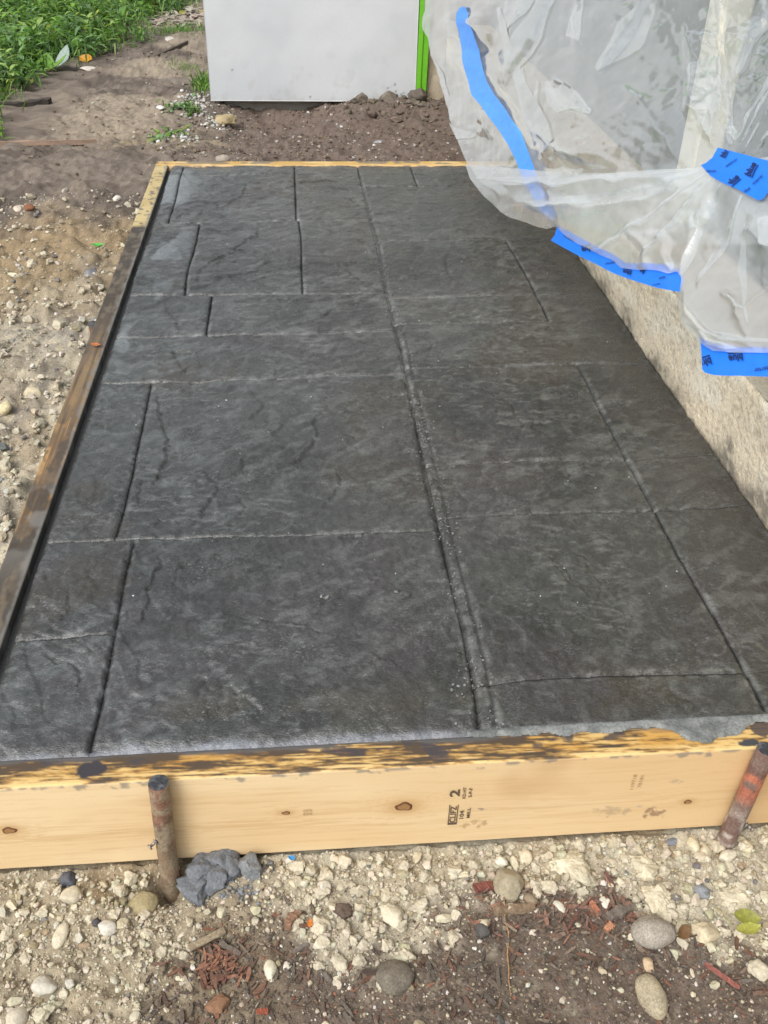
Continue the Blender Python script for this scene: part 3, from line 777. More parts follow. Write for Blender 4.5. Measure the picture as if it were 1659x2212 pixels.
stake((.3600, -.0165, -.200), (.3720, -.0125, .0125), .0109, rust2, 'steel stake flecked with orange paint and white residue at the right end of the board', -.105, 1)
r3 = empty('form_stake', (-.563, 1.228, -.1), 'short rusty stake showing beside the outer edge of the left form board', 'form stake')
V, F = tube([(-.563, 1.228, -.13), (-.563, 1.228, -.05), (-.563, 1.228, -.028), (-.563, 1.228, -.026)], [.0105, .0105, .0105, .0095], 18, True, 3, .06)
put(mesh('shaft', V, F, M_STEEL, np.where((V[:, 2] > -.03)[:, None], (0.06, 0.06, 0.065), (0.26, 0.13, 0.06))), r3)

# ------------------------------------------------------------------ house on the right
house = empty('house', (XR, 1.5, -.25), 'house side with rough cream concrete foundation behind the plastic sheet', 'house')
FT = 0.155
ya = axis([(-.7, .0, .02), (0, 1.1, .0042), (1.1, 1.9, .007), (1.9, 3.9, .03)]); za = np.concatenate([[-.26], np.arange(-.03, FT - .006, .0036), [FT - .006, FT - .002]])
pu, pv = np.meshgrid(ya, za)
hgt = (fbm(pu, pv, 45, 3, 701) - .5) * .002 + (fbm(pu * .9, pv, 200, 2, 702) - .5) * .0020 - sst(.62, .74, fbm(pu * .8, pv, 150, 2, 703)) * .0014 + (fbm(pu, pv, 6, 2, 704) - .5) * .006
fx = XR + .001 + np.where(pv < -.01, -.002, .0) - hgt + .004 * sst(FT - .012, FT, pv)
n2 = fbm(pu * .8, pv, 150, 2, 703); nb = fbm(pu, pv, 14, 4, 706)
fc = mixc((0.80, 0.69, 0.51), (0.84, 0.77, 0.62), sst(.3, .7, nb + .5 * (pv - .08)))
fc = mixc(fc, (0.56, 0.45, 0.30), sst(.06, .015, pv) * sst(.35, .6, nb) * .6)
fc = mixc(fc, (0.42, 0.36, 0.27), sst(.60, .72, n2) * .5)
spl = pv + (fbm(pu * .8, pv, 13, 5, 707) - .5) * .085 + (fbm(pu, pv, 70, 3, 709) - .5) * .02 - .045 * np.exp(-((pu - .40) / .10) ** 2) - .03 * np.exp(-((pu - .58) / .03) ** 2) + .004
fc = mixc(fc, (0.06, 0.056, 0.048), sst(.022, -.004, spl) * sst(.36, .60, fbm(pu * .8, pv, 90, 4, 708) + .12 * sst(.02, -.02, spl)) * .7)
fc = mixc(fc, (0.26, 0.235, 0.19), sst(.045, .0, spl) * .45)
put(mesh('foundation', np.stack([fx, pu, pv], -1), gridF(len(ya), len(za)), M_STUCCO, fc.reshape(-1, 3)), house)
# top of the foundation: a plain ledge
lx = np.array([XR + .003, XR + .012, .60, .66, .745]); lu, lw = np.meshgrid(lx, ya)
lz = FT + .001 + (fbm(lu, lw, 60, 3, 711) - .5) * .003
lc = mixc((0.42, 0.34, 0.25), (0.50, 0.42, 0.32), sst(.3, .7, fbm(lu * 3, lw, 30, 3, 712)))
lc = mixc(lc, (0.62, 0.56, 0.44), sst(XR + .02, XR + .003, lu))
put(mesh('ledge', np.stack([lu, lw, lz], -1), gridF(len(lx), len(ya)), M_STUCCO, lc.reshape(-1, 3)), house)
def boxV(x0, x1, y0, y1, z0, z1):
    return [(x0, y0, z0), (x1, y0, z0), (x1, y1, z0), (x0, y1, z0), (x0, y0, z1), (x1, y0, z1), (x1, y1, z1), (x0, y1, z1)]
BF = [(0, 3, 2, 1), (4, 5, 6, 7), (0, 1, 5, 4), (1, 2, 6, 5), (2, 3, 7, 6), (3, 0, 4, 7)]
def boxo(name, b, mat, parent=None, bevel=0.0, col=None):
    o = mesh(name, boxV(*b), BF, mat, col, smooth=False)
    if bevel:
        bm = bmesh.new(); bm.from_mesh(o.data)
        bmesh.ops.bevel(bm, geom=list(bm.edges), offset=bevel, segments=2, affect='EDGES')
        bm.to_mesh(o.data); bm.free()
    if parent is not None: put(o, parent)
    return o
boxo('wall_cladding', (.745, .90, -.7, 3.868, FT - .01, 2.6), M_WALLB, house)
dr = boxo('door', (.722, .7448, .12, 1.16, FT + .012, 2.15), M_DOOR, house, .004)
for zz in (.55, 1.35):
    q = boxo('door_panel', (.712, .7218, .26, 1.02, zz - .22, zz + .36), M_DOOR, None, .004); q.parent = dr
boxo('door_post', (.685, .7448, 1.262, 1.345, FT + .004, 2.25), M_POST, house, .006)

# ------------------------------------------------------------------ the panelled wall beyond the slab
bay = empty('wall_return', (-.03, 3.87, -.25), 'pale grey panelled wall standing just above the dirt beyond the slab', 'wall')
px = np.linspace(-.494, .424, 180); pz = np.linspace(-.158, 1.5, 260)
A, B = np.meshgrid(px, pz)
pc = mixc((0.50, 0.53, 0.555), (0.55, 0.575, 0.59), sst(.3, .7, fbm(A, B, 4, 4, 721)))
pc = mixc(pc, (0.42, 0.42, 0.40), sst(.60, .72, fbm(A, B, 22, 4, 722)) * sst(.15, -.15, B) * .35)
pc = mixc(pc, (0.36, 0.34, 0.31), sst(-.150, -.157, B + (fbm(A, B, 30, 3, 724) - .5) * .008) * .5)
for sx, sz in [(.335, -.115), (.36, -.128), (.372, -.120), (.33, -.085), (-.39, -.03), (.30, -.10), (-.05, -.14), (.15, -.145)]:
    pc = mixc(pc, (0.2, 0.19, 0.18), sst(.007, .003, np.sqrt((A - sx) ** 2 + (B - sz) ** 2)) * .8)
V = np.stack([A, np.full_like(A, 3.87) + (fbm(A, B, 8, 2, 723) - .5) * .004, B], -1).reshape(-1, 3)
nx, nz = len(px), len(pz)
Vb = V.copy(); 
ring = np.concatenate([np.arange(nx), np.arange(1, nz) * nx + nx - 1, np.arange(nx - 2, -1, -1) + (nz - 1) * nx, np.arange(nz - 2, 0, -1) * nx])
V2 = V[ring].copy(); V2[:, 1] += .04; n = len(ring); i = np.arange(n); k = len(V)
sk = np.stack([ring[i], k + i, k + (i + 1) % n, ring[(i + 1) % n]], 1)[:, ::-1]
put(mesh('wall_panel', np.concatenate([V, V2]), np.concatenate([gridF(nx, nz), sk]), M_PANEL, np.concatenate([pc.reshape(-1, 3), pc.reshape(-1, 3)[ring]]), smooth=True), bay)
# green flange: folded strip on the right edge
gs = [(.4262, 3.868), (.446, 3.864), (.4525, 3.870), (.474, 3.869), (.478, 3.90), (.4262, 3.90)]
zs = np.linspace(-.156, 1.5, 30)
V = []; F = []
for q in zs:
    for a, b in gs: V.append((a + .0015 * math.sin(q * 9), b + .002 * math.sin(q * 14 + a * 60), q + .010 * (a > .46) * (q < -.15)))
m = len(gs)
for j in range(len(zs) - 1):
    for q in range(m): F.append((j * m + q, j * m + (q + 1) % m, (j + 1) * m + (q + 1) % m, (j + 1) * m + q))
F.append(tuple(range(m))[::-1])
put(mesh('green_flange', V, F, M_GREEN, smooth=False), bay)
boxo('wall_core', (-.46, .553, 3.911, 5.2, -.15, 2.4), M_WALLB, bay)
fu, fv = np.meshgrid(np.linspace(-.435, .552, 110), np.linspace(-.42, -.149, 30))
fcol = mixc((0.20, 0.18, 0.155), (0.27, 0.25, 0.215), sst(.3, .7, fbm(fu, fv, 14, 4, 731)))
put(mesh('footing', np.stack([fu, 3.925 + (fbm(fu, fv, 30, 3, 732) - .5) * .01 + 0 * fu, fv], -1), gridF(110, 30), M_STUCCO, fcol.reshape(-1, 3)), bay)
cu_, cv_ = np.meshgrid(np.linspace(.480, .556, 20), np.linspace(-.30, .60, 90))
cc_ = mixc((0.50, 0.43, 0.33), (0.42, 0.35, 0.26), sst(.3, .7, fbm(cu_, cv_, 20, 4, 735)))
put(mesh('concrete_corner', np.stack([cu_, 3.90 + (fbm(cu_, cv_, 50, 3, 736) - .5) * .008, cv_], -1), gridF(20, 90), M_STUCCO, cc_.reshape(-1, 3)), bay)
# ------------------------------------------------------------------ plastic sheeting hung from the house
# control net of the hanging sheet in world metres; rows run down the sheet, columns along the house
NET = np.array([[(0.518,5.979,0.934),(0.563,4.527,0.915),(0.599,3.629,0.903),(0.628,3.015,0.895),(0.655,2.567,0.890),(0.679,2.230,0.886),(0.702,1.963,0.882),(0.719,1.733,0.880),(0.727,1.522,0.877),(0.726,1.328,0.874),(0.722,1.157,0.871),(0.715,1.005,0.869),(0.705,0.868,0.867)],
[(0.446,5.178,0.739),(0.503,4.008,0.760),(0.548,3.266,0.773),(0.584,2.742,0.783),(0.615,2.348,0.790),(0.644,2.052,0.796),(0.675,1.829,0.800),(0.699,1.632,0.804),(0.710,1.437,0.808),(0.710,1.251,0.811),(0.707,1.087,0.814),(0.701,0.943,0.816),(0.690,0.810,0.818)],
[(0.395,4.604,0.576),(0.457,3.612,0.626),(0.509,2.984,0.657),(0.551,2.525,0.681),(0.583,2.168,0.699),(0.615,1.900,0.713),(0.650,1.704,0.723),(0.679,1.532,0.732),(0.695,1.358,0.741),(0.699,1.187,0.749),(0.696,1.029,0.757),(0.688,0.884,0.764),(0.675,0.751,0.770)],
[(0.364,4.234,0.426),(0.426,3.328,0.502),(0.481,2.764,0.550),(0.522,2.339,0.586),(0.555,2.006,0.614),(0.589,1.763,0.635),(0.623,1.577,0.651),(0.653,1.418,0.664),(0.676,1.270,0.677),(0.688,1.124,0.689),(0.684,0.968,0.702),(0.671,0.819,0.714),(0.656,0.688,0.725)],
[(0.356,4.099,0.266),(0.418,3.209,0.372),(0.457,2.574,0.448),(0.489,2.134,0.501),(0.524,1.834,0.537),(0.557,1.610,0.564),(0.591,1.436,0.585),(0.622,1.292,0.602),(0.643,1.151,0.619),(0.655,1.014,0.636),(0.653,0.872,0.652),(0.643,0.735,0.669),(0.631,0.615,0.683)],
[(0.347,3.955,0.109),(0.410,3.095,0.244),(0.441,2.432,0.347),(0.465,1.972,0.419),(0.491,1.664,0.468),(0.520,1.441,0.503),(0.549,1.271,0.529),(0.575,1.131,0.551),(0.595,0.999,0.572),(0.606,0.874,0.592),(0.609,0.752,0.611),(0.606,0.638,0.629),(0.601,0.535,0.645)],
[(0.322,3.663,-0.017),(0.391,2.904,0.132),(0.421,2.271,0.255),(0.441,1.818,0.344),(0.459,1.498,0.406),(0.480,1.270,0.451),(0.503,1.103,0.484),(0.526,0.967,0.510),(0.543,0.847,0.534),(0.556,0.736,0.555),(0.564,0.634,0.575),(0.568,0.541,0.594),(0.569,0.455,0.610)],
[(0.281,3.219,-0.092),(0.348,2.555,0.065),(0.387,2.037,0.187),(0.412,1.643,0.281),(0.427,1.337,0.353),(0.444,1.115,0.405),(0.465,0.958,0.442),(0.485,0.831,0.473),(0.502,0.720,0.499),(0.514,0.619,0.523),(0.525,0.532,0.543),(0.534,0.454,0.562),(0.539,0.381,0.579)],
[(0.240,2.783,-0.141),(0.306,2.222,0.016),(0.352,1.802,0.134),(0.383,1.474,0.225),(0.401,1.201,0.302),(0.419,0.999,0.358),(0.439,0.851,0.399),(0.458,0.730,0.433),(0.473,0.626,0.463),(0.486,0.533,0.489),(0.497,0.453,0.511),(0.507,0.382,0.531),(0.514,0.316,0.549)],
[(0.207,2.432,-0.186),(0.277,1.980,-0.039),(0.328,1.634,0.073),(0.361,1.338,0.169),(0.380,1.086,0.252),(0.401,0.910,0.309),(0.422,0.771,0.354),(0.440,0.654,0.392),(0.454,0.554,0.424),(0.467,0.467,0.453),(0.477,0.390,0.478),(0.486,0.322,0.500),(0.493,0.260,0.520)],
[(0.179,2.131,-0.224),(0.250,1.758,-0.085),(0.302,1.457,0.026),(0.337,1.198,0.123),(0.362,0.986,0.202),(0.387,0.830,0.260),(0.406,0.694,0.311),(0.423,0.583,0.352),(0.438,0.489,0.387),(0.450,0.406,0.418),(0.460,0.333,0.445),(0.468,0.267,0.470),(0.475,0.208,0.492)],
[(0.153,1.860,-0.253),(0.223,1.543,-0.120),(0.275,1.283,-0.010),(0.313,1.064,0.083),(0.343,0.884,0.159),(0.367,0.736,0.221),(0.384,0.607,0.276),(0.400,0.502,0.321),(0.418,0.419,0.356),(0.432,0.344,0.387),(0.442,0.277,0.416),(0.451,0.215,0.442),(0.457,0.159,0.465)],
[(0.130,1.616,-0.275),(0.198,1.347,-0.147),(0.250,1.123,-0.040),(0.290,0.934,0.049),(0.321,0.775,0.125),(0.345,0.639,0.190),(0.363,0.523,0.245),(0.380,0.427,0.291),(0.397,0.350,0.327),(0.412,0.283,0.359),(0.424,0.221,0.389),(0.433,0.164,0.416),(0.440,0.112,0.440)],
[(0.109,1.399,-0.291),(0.176,1.169,-0.169),(0.227,0.976,-0.066),(0.268,0.812,0.021),(0.300,0.671,0.096),(0.325,0.551,0.160),(0.345,0.447,0.215),(0.362,0.360,0.262),(0.379,0.288,0.300),(0.394,0.225,0.333),(0.407,0.168,0.363),(0.417,0.116,0.391),(0.424,0.068,0.417)]])
NET = np.concatenate([NET[:1] * (0, 1, 0) + np.array((.738, 0.0, 1.45)), NET], 0)
NS0, NT0, NDS, NDT = .860, -.504, .090, .096        # sheet coordinates of the first node and the spacing
def P(s, t):
    s = np.asarray(s, float); t = np.asarray(t, float)
    nr, nc = NET.shape[:2]
    a = np.clip((s - NS0) / NDS, 0, nc - 1.001); b = np.clip((t - NT0) / NDT, 0, nr - 1.001)
    i = np.floor(a).astype(int); j = np.floor(b).astype(int); fa = a - i; fb = b - j
    def wts(f): return [-.5 * f + f * f - .5 * f ** 3, 1 - 2.5 * f * f + 1.5 * f ** 3, .5 * f + 2 * f * f - 1.5 * f ** 3, -.5 * f * f + .5 * f ** 3]
    wa = wts(fa); wb = wts(fb); out = 0
    for q in range(4):
        jj = np.clip(j + q - 1, 0, nr - 1)
        for r in range(4):
            ii = np.clip(i + r - 1, 0, nc - 1)
            out = out + NET[jj, ii] * (wa[r] * wb[q])[..., None]
    return out
def nrm(s, t):
    e = .012
    du = P(s + e, t) - P(s - e, t); dv = P(s, t + e) - P(s, t - e)
    n = np.cross(dv, du); n /= np.linalg.norm(n, axis=-1, keepdims=True) + 1e-12
    return n          # towards the open side
CRB = [([(1.035, .03), (1.05, .11), (1.075, .18), (1.105, .27), (1.15, .36)], .014, .010, 's'), ([(1.122, .0), (1.10, .09), (1.077, .186)], .010, .012, 'r'),
       ([(1.19, -.02), (1.14, .09), (1.085, .18)], .012, .014, 's'), ([(1.255, -.03), (1.235, .05), (1.245, .10), (1.21, .08)], .008, .010, 'r'),
       ([(1.165, .185), (1.20, .24), (1.265, .25)], .010, .012, 's'), ([(1.18, .17), (1.23, .20), (1.265, .25)], .008, .010, 'r'),
       ([(1.14, .28), (1.19, .33), (1.27, .37)], .009, .010, 'r'), ([(1.41, -.03), (1.37, .05), (1.335, .10), (1.28, .18)], .012, .012, 's'),
       ([(1.545, -.02), (1.55, .14), (1.553, .264), (1.565, .335)], .016, .010, 's'), ([(1.46, .05), (1.49, .15), (1.48, .24), (1.52, .30), (1.55, .34)], .010, .014, 'r'),
       ([(1.567, .324), (1.66, .18), (1.75, .05)], .011, .005, 'r'), ([(1.60, .33), (1.68, .23), (1.75, .14)], .011, .005, 'r'), ([(1.585, .328), (1.67, .205), (1.75, .09)], .011, .005, 'r'), ([(1.62, .34), (1.70, .26), (1.76, .20)], .011, .005, 'r'),
       ([(1.70, -.05), (1.62, .08), (1.56, .20)], .010, .016, 's'), ([(1.64, .15), (1.66, .165), (1.70, .16)], .006, .006, 'r'),
       ([(1.33, .18), (1.40, .27), (1.45, .36)], .008, .020, 'r'), ([(.925, .05), (.95, .10), (.965, .18), (.98, .26), (1.01, .34)], .006, .010, 'r'),
       ([(.96, .10), (1.0, .16), (1.02, .24), (1.06, .33)], .006, .008, 'r'), ([(.98, .27), (1.03, .29), (1.06, .27)], .007, .008, 'r'), ([(1.51, .10), (1.53, .12), (1.57, .12)], .005, .006, 'r')]
CRF = [([(1.52, .375), (1.40, .43), (1.25, .45), (1.09, .44)], .006, .010, 'r'), ([(1.53, .38), (1.42, .47), (1.30, .54), (1.25, .545)], .008, .008, 'r'),
       ([(1.54, .39), (1.46, .49), (1.38, .57)], .007, .010, 'r'), ([(1.56, .40), (1.51, .50), (1.475, .60)], .014, .012, 's'), ([(1.51, .375), (1.36, .39), (1.20, .40), (1.05, .39)], .005, .008, 'r'),
       ([(1.60, .42), (1.58, .52), (1.50, .64)], .006, .012, 'r'), ([(1.48, .60), (1.49, .68), (1.53, .735), (1.60, .75)], .006, .012, 'r'), ([(1.50, .70), (1.56, .73), (1.64, .75)], .005, .006, 'r'),
       ([(1.36, .50), (1.40, .54), (1.39, .59)], .006, .012, 'r'), ([(1.45, .50), (1.44, .55), (1.46, .585)], .010, .010, 's'), ([(1.64, .45), (1.62, .50), (1.66, .54)], .008, .010, 'r'),
       ([(1.68, .60), (1.60, .68), (1.62, .75)], .005, .008, 'r'), ([(1.55, .62), (1.60, .66), (1.60, .70)], .006, .010, 'r'), ([(1.18, .40), (1.20, .46), (1.215, .50)], .003, .008, 'r')]
def crumple(s, t, cr, amp, seed):
    d = np.zeros(np.shape(s))
    for pts, a, w, k in cr:
        Pp = np.array(pts); m = (s > Pp[:, 0].min() - .08) & (s < Pp[:, 0].max() + .08) & (t > Pp[:, 1].min() - .08) & (t < Pp[:, 1].max() + .08)
        if not m.any(): continue
        ss = s[m] + (vn(s[m] * 30, t[m] * 30, seed) - .5) * .012; tt = t[m] + (vn(s[m] * 30, t[m] * 30, seed + 1) - .5) * .012
        ds, sd, al = segdist(ss, tt, pts)
        e = sst(0, .2, al) * (1 - sst(.8, 1, al))
        if k == 'r': d[m] += a * .7 * np.exp(-ds / w) * e
        else: d[m] += a * .45 * sd * np.exp(-ds / (w * 4)) * (1 - np.exp(-ds / (w * .25))) * e
    # crumpled film: flat facets meeting in sharp folds, a few directions at a time
    rr = np.random.default_rng(seed)
    for k in range(20):
        an = rr.uniform(0, math.pi); fq = 4.0 * 1.17 ** k; ph = rr.uniform(0, 1)
        pr = (s * math.cos(an) + t * math.sin(an)) * fq + ph + (fbm(s, t, 3 + fq * .25, 2, seed + 20 + k) - .5) * 1.6
        tri = np.abs(pr - np.floor(pr) - .5) * 2 - .5
        mk = sst(.46, .60, fbm(s, t, 2.2 + fq * .30, 2, seed + 60 + k))
        d = d + amp * mk * tri * .085 / fq
    d = d + (fbm(s, t, 5, 2, seed + 7) - .5) * .010
    c3 = np.abs(fbm(s + t * .4, t, 26, 2, seed + 11) - .5) * np.abs(fbm(s, t - s * .5, 17, 2, seed + 12) - .5)
    d = d + amp * c3 * .10
    return d
SUNV = np.array(sd[:])
EYE = np.array((-0.1287, -0.6688, 0.8251))
# crinkled facets shaped to give bright highlights: outline and fold spacing
PATB = [([(1.165, .183), (1.20, .178), (1.235, .205), (1.266, .246), (1.262, .255), (1.225, .245), (1.195, .252), (1.175, .235)], .016), ([(1.255, .005), (1.247, .10), (1.212, .082), (1.232, .03)], .016),
        ([(1.475, .16), (1.52, .135), (1.55, .14), (1.552, .24), (1.535, .262), (1.525, .31), (1.505, .285), (1.482, .22)], .020), ([(1.09, -.02), (1.165, -.02), (1.13, .035), (1.085, .075), (1.08, .03)], .022),
        ([(1.15, .292), (1.19, .322), (1.26, .362), (1.30, .372), (1.27, .376), (1.20, .352), (1.16, .318)], .013), ([(.935, .13), (.955, .16), (.965, .215), (.955, .20)], .010), ([(.972, .27), (.99, .285), (1.03, .292), (1.015, .30), (.985, .305)], .010),
        ([(.955, .04), (.985, .05), (.98, .085), (.96, .08)], .010), ([(1.555, .262), (1.585, .30), (1.575, .315), (1.556, .29)], .012), ([(1.085, .115), (1.125, .10), (1.12, .115), (1.09, .135)], .008), ([(1.10, .165), (1.118, .15), (1.125, .18), (1.112, .20)], .010)]
PATF = [([(1.44, .574), (1.472, .565), (1.471, .588), (1.455, .590)], .010), ([(1.505, .46), (1.525, .455), (1.515, .49), (1.49, .505)], .012), ([(1.64, .475), (1.70, .45), (1.70, .54), (1.645, .53)], .018), ([(1.525, .745), (1.56, .742), (1.60, .754), (1.57, .757)], .008), ([(1.57, .63), (1.60, .66), (1.615, .672), (1.59, .668)], .010)]
def patches(s, t, pats):
    """saw-tooth folds tilted to mirror the sun at the camera: highlights put into the shape"""
    d = np.zeros(np.shape(s))
    for poly, per in pats:
        po = np.array(poly); m = (s > po[:, 0].min() - .03) & (s < po[:, 0].max() + .03) & (t > po[:, 1].min() - .03) & (t < po[:, 1].max() + .03)
        if not m.any(): continue
        sc, tc_ = po.mean(0); q = P(np.array(sc), np.array(tc_)); e = .01
        du = (P(np.array(sc + e), np.array(tc_)) - P(np.array(sc - e), np.array(tc_))) / (2 * e); dv = (P(np.array(sc), np.array(tc_ + e)) - P(np.array(sc), np.array(tc_ - e))) / (2 * e)
        n = nrm(np.array(sc), np.array(tc_)); w = EYE - q; w /= np.linalg.norm(w); h = w + SUNV; h /= np.linalg.norm(h)
        hn = max(.5, float(h @ n)); g = -(h - (h @ n) * n) / hn
        ga, gb = float(g @ du), float(g @ dv); gl = math.hypot(ga, gb); lim = min(1, .055 / gl); ga *= lim; gb *= lim; gl *= lim; per = per * 2.2
        ss = s[m] + (vn(s[m] * 45, t[m] * 45, 91) - .5) * per * .35; tt = t[m] + (vn(s[m] * 45, t[m] * 45, 92) - .5) * per * .35
        pr = ((ss - sc) * ga + (tt - tc_) * gb) / gl
        fr = pr / per - np.floor(pr / per)
        saw = np.where(fr < .78, fr / .78 - .5, .5 - (fr - .78) / .22) * per * .78 * gl
        dd, _, _ = segdist(s[m], t[m], poly, True)
        f = np.where(inpoly(s[m], t[m], poly), sst(0, .010, dd), 0)
        d[m] += saw * f
    return d
def back_amp(s, t):
    return .17 + .40 * sst(1.10, 1.02, s + .25 * np.maximum(0, .1 - t) - .18 * np.maximum(0, t - .2)) + .35 * np.exp(-((s - 1.24) / .09) ** 2 - ((t - .335) / .04) ** 2) + .25 * np.exp(-((s - 1.51) / .05) ** 2 - ((t - .19) / .10) ** 2)
BACKD = np.array((.55, .80, .0)); BACKD /= np.linalg.norm(BACKD)
def PB(s, t):
    q = P(s, t) + nrm(s, t) * (crumple(s, t, CRB, back_amp(s, t), 800) + patches(s, t, PATB))[..., None]
    return q + BACKD * (.034 * sst(.92, 1.12, s + .35 * (.36 - t) * (t < .36)) * sst(-.3, -.1, t))[..., None]
def PF(s, t):
    return P(s, t) + nrm(s, t) * (crumple(s, t, CRF, .07, 850) + patches(s, t, PATF))[..., None]

def sheet(name, poly, fn, mat, step, parent=None):
    po = np.array(poly)
    s = np.arange(po[:, 0].min() - step, po[:, 0].max() + 2 * step, step); t = np.arange(po[:, 1].min() - step, po[:, 1].max() + 2 * step, step)
    S, T = np.meshgrid(s, t)
    ins = inpoly(S, T, poly).reshape(-1)
    F = gridF(len(s), len(t)); F = F[ins[F].any(1)]
    used = np.unique(F); mp = -np.ones(ins.size, int); mp[used] = np.arange(len(used))
    ss = S.reshape(-1)[used].copy(); tt = T.reshape(-1)[used].copy(); o = ~ins[used]
    best = np.full(o.sum(), 1e9); bx = np.zeros(o.sum()); by = np.zeros(o.sum()); x = ss[o]; y = tt[o]
    for (x0, y0), (x1, y1) in zip(poly, poly[1:] + poly[:1]):
        dx, dy = x1 - x0, y1 - y0; q = np.clip(((x - x0) * dx + (y - y0) * dy) / (dx * dx + dy * dy + 1e-12), 0, 1)
        ex = x0 + q * dx; ey = y0 + q * dy; d = (x - ex) ** 2 + (y - ey) ** 2; m = d < best
        best[m] = d[m]; bx[m] = ex[m]; by[m] = ey[m]
    ss[o] = bx; tt[o] = by
    return mesh(name, fn(ss, tt), mp[F], mat, parent=parent)

plastic = empty('plastic_sheet', (.60, 1.2, .2), 'crumpled translucent plastic sheet hanging over the house side and the slab', 'plastic sheet')
BACKP = [(.910, -.50), (.914, -.05), (.917, .02), (.915, .065), (.930, .11), (.945, .18), (.958, .225), (.975, .27), (.988, .315), (1.003, .357), (1.03, .395), (1.06, .42), (1.14, .46), (1.22, .495), (1.32, .52), (1.45, .54), (1.90, .56), (1.90, -.50)]
put(sheet('film', BACKP, PB, M_FILM, .0036), plastic)
FRONTP = [(1.003, .355), (1.014, .385), (1.03, .405), (1.047, .425), (1.065, .44), (1.082, .458), (1.10, .469), (1.13, .478), (1.16, .490), (1.183, .495), (1.203, .490), (1.225, .512), (1.25, .528), (1.272, .537), (1.30, .552), (1.324, .562), (1.333, .571), (1.342, .579),
          (1.36, .582), (1.381, .585), (1.405, .585), (1.429, .588), (1.441, .592), (1.448, .593), (1.457, .591), (1.466, .588), (1.476, .603), (1.474, .635), (1.470, .66), (1.472, .69), (1.485, .712), (1.497, .722), (1.510, .738), (1.523, .748), (1.54, .757), (1.56, .7585), (1.58, .760), (1.90, .765),
          (1.90, .335), (1.70, .335), (1.64, .345), (1.57, .33), (1.54, .352), (1.52, .363), (1.46, .366), (1.40, .3685), (1.32, .374), (1.25, .3745), (1.19, .371), (1.12, .364), (1.06, .360)]
put(sheet('hem_fold', FRONTP, PF, M_FILM2, .0034), plastic)

def pleat(name, pts, w0, w1, fn, off, mat):
    p = np.array(pts); d = np.gradient(p, axis=0); d /= np.linalg.norm(d, axis=1, keepdims=True); nn = np.stack([-d[:, 1], d[:, 0]], 1)
    q0 = np.linspace(0, len(p) - 1, 17); p = np.stack([np.interp(q0, np.arange(len(p)), p[:, i]) for i in (0, 1)], 1); nn = np.stack([np.interp(q0, np.arange(len(nn)), nn[:, i]) for i in (0, 1)], 1)
    f = np.linspace(0, 1, 17); w = ((w0 + (w1 - w0) * f) * np.sin(np.pi * np.clip(f * .96 + .02, 0, 1)) ** .6 * (1 + .35 * np.sin(f * 9 + w1 * 900)))[:, None] / 2
    poly = [tuple(q) for q in p + nn * w] + [tuple(q) for q in (p - nn * w)[::-1]]
    put(sheet(name, poly, lambda s, t: fn(s, t) + nrm(s, t) * off, mat, .0034), plastic)
for pts, w0, w1 in [([(1.52, .372), (1.40, .405), (1.26, .435), (1.10, .445)], .010, .022), ([(1.53, .378), (1.42, .46), (1.32, .525), (1.27, .536)], .010, .016), ([(1.51, .368), (1.36, .385), (1.18, .392), (1.03, .385)], .006, .024),
                    ([(1.545, .388), (1.47, .48), (1.39, .565)], .008, .020), ([(1.565, .40), (1.52, .48), (1.478, .598)], .010, .020), ([(1.46, .41), (1.34, .45), (1.22, .475)], .006, .014), ([(1.61, .42), (1.57, .52), (1.51, .62)], .010, .024), ([(1.488, .70), (1.53, .725), (1.60, .735), (1.70, .74)], .010, .018), ([(1.62, .45), (1.60, .58), (1.62, .70)], .008, .018)]:
    pleat('film_pleat_or_glint', pts, w0, w1, PF, .003, M_FILM3)
for pts, w0, w1 in [([(1.572, .325), (1.66, .19), (1.78, .03)], .006, .010), ([(1.60, .332), (1.68, .22), (1.78, .10)], .006, .008), ([(1.585, .329), (1.67, .205), (1.78, .06)], .004, .006), ([(1.622, .34), (1.70, .25), (1.78, .17)], .008, .012), ([(1.42, -.04), (1.39, .03), (1.34, .10), (1.28, .16)], .040, .052), ([(1.70, -.06), (1.63, .06), (1.57, .17)], .030, .040),
                    ([(1.19, -.04), (1.14, .07), (1.075, .19)], .06, .03), ([(1.07, .02), (1.10, .14), (1.135, .25), (1.19, .36)], .02, .05), ([(1.15, .18), (1.145, .28), (1.165, .35)], .012, .016), ([(1.555, .14), (1.563, .26), (1.568, .325)], .010, .02)]:
    pleat('film_pleat_or_glint', pts, w0, w1, PB, .004, M_FILM3)

for fn, pats, mt in ((PB, PATB, M_FILM), (PF, PATF, M_FILM2)):
    for poly, per in pats:
        put(sheet('film_pleat_or_glint', poly, lambda s, t: fn(s, t) + nrm(s, t) * .003, mt, .003), plastic)  # extra film layer added over the highlight facets to whiten them

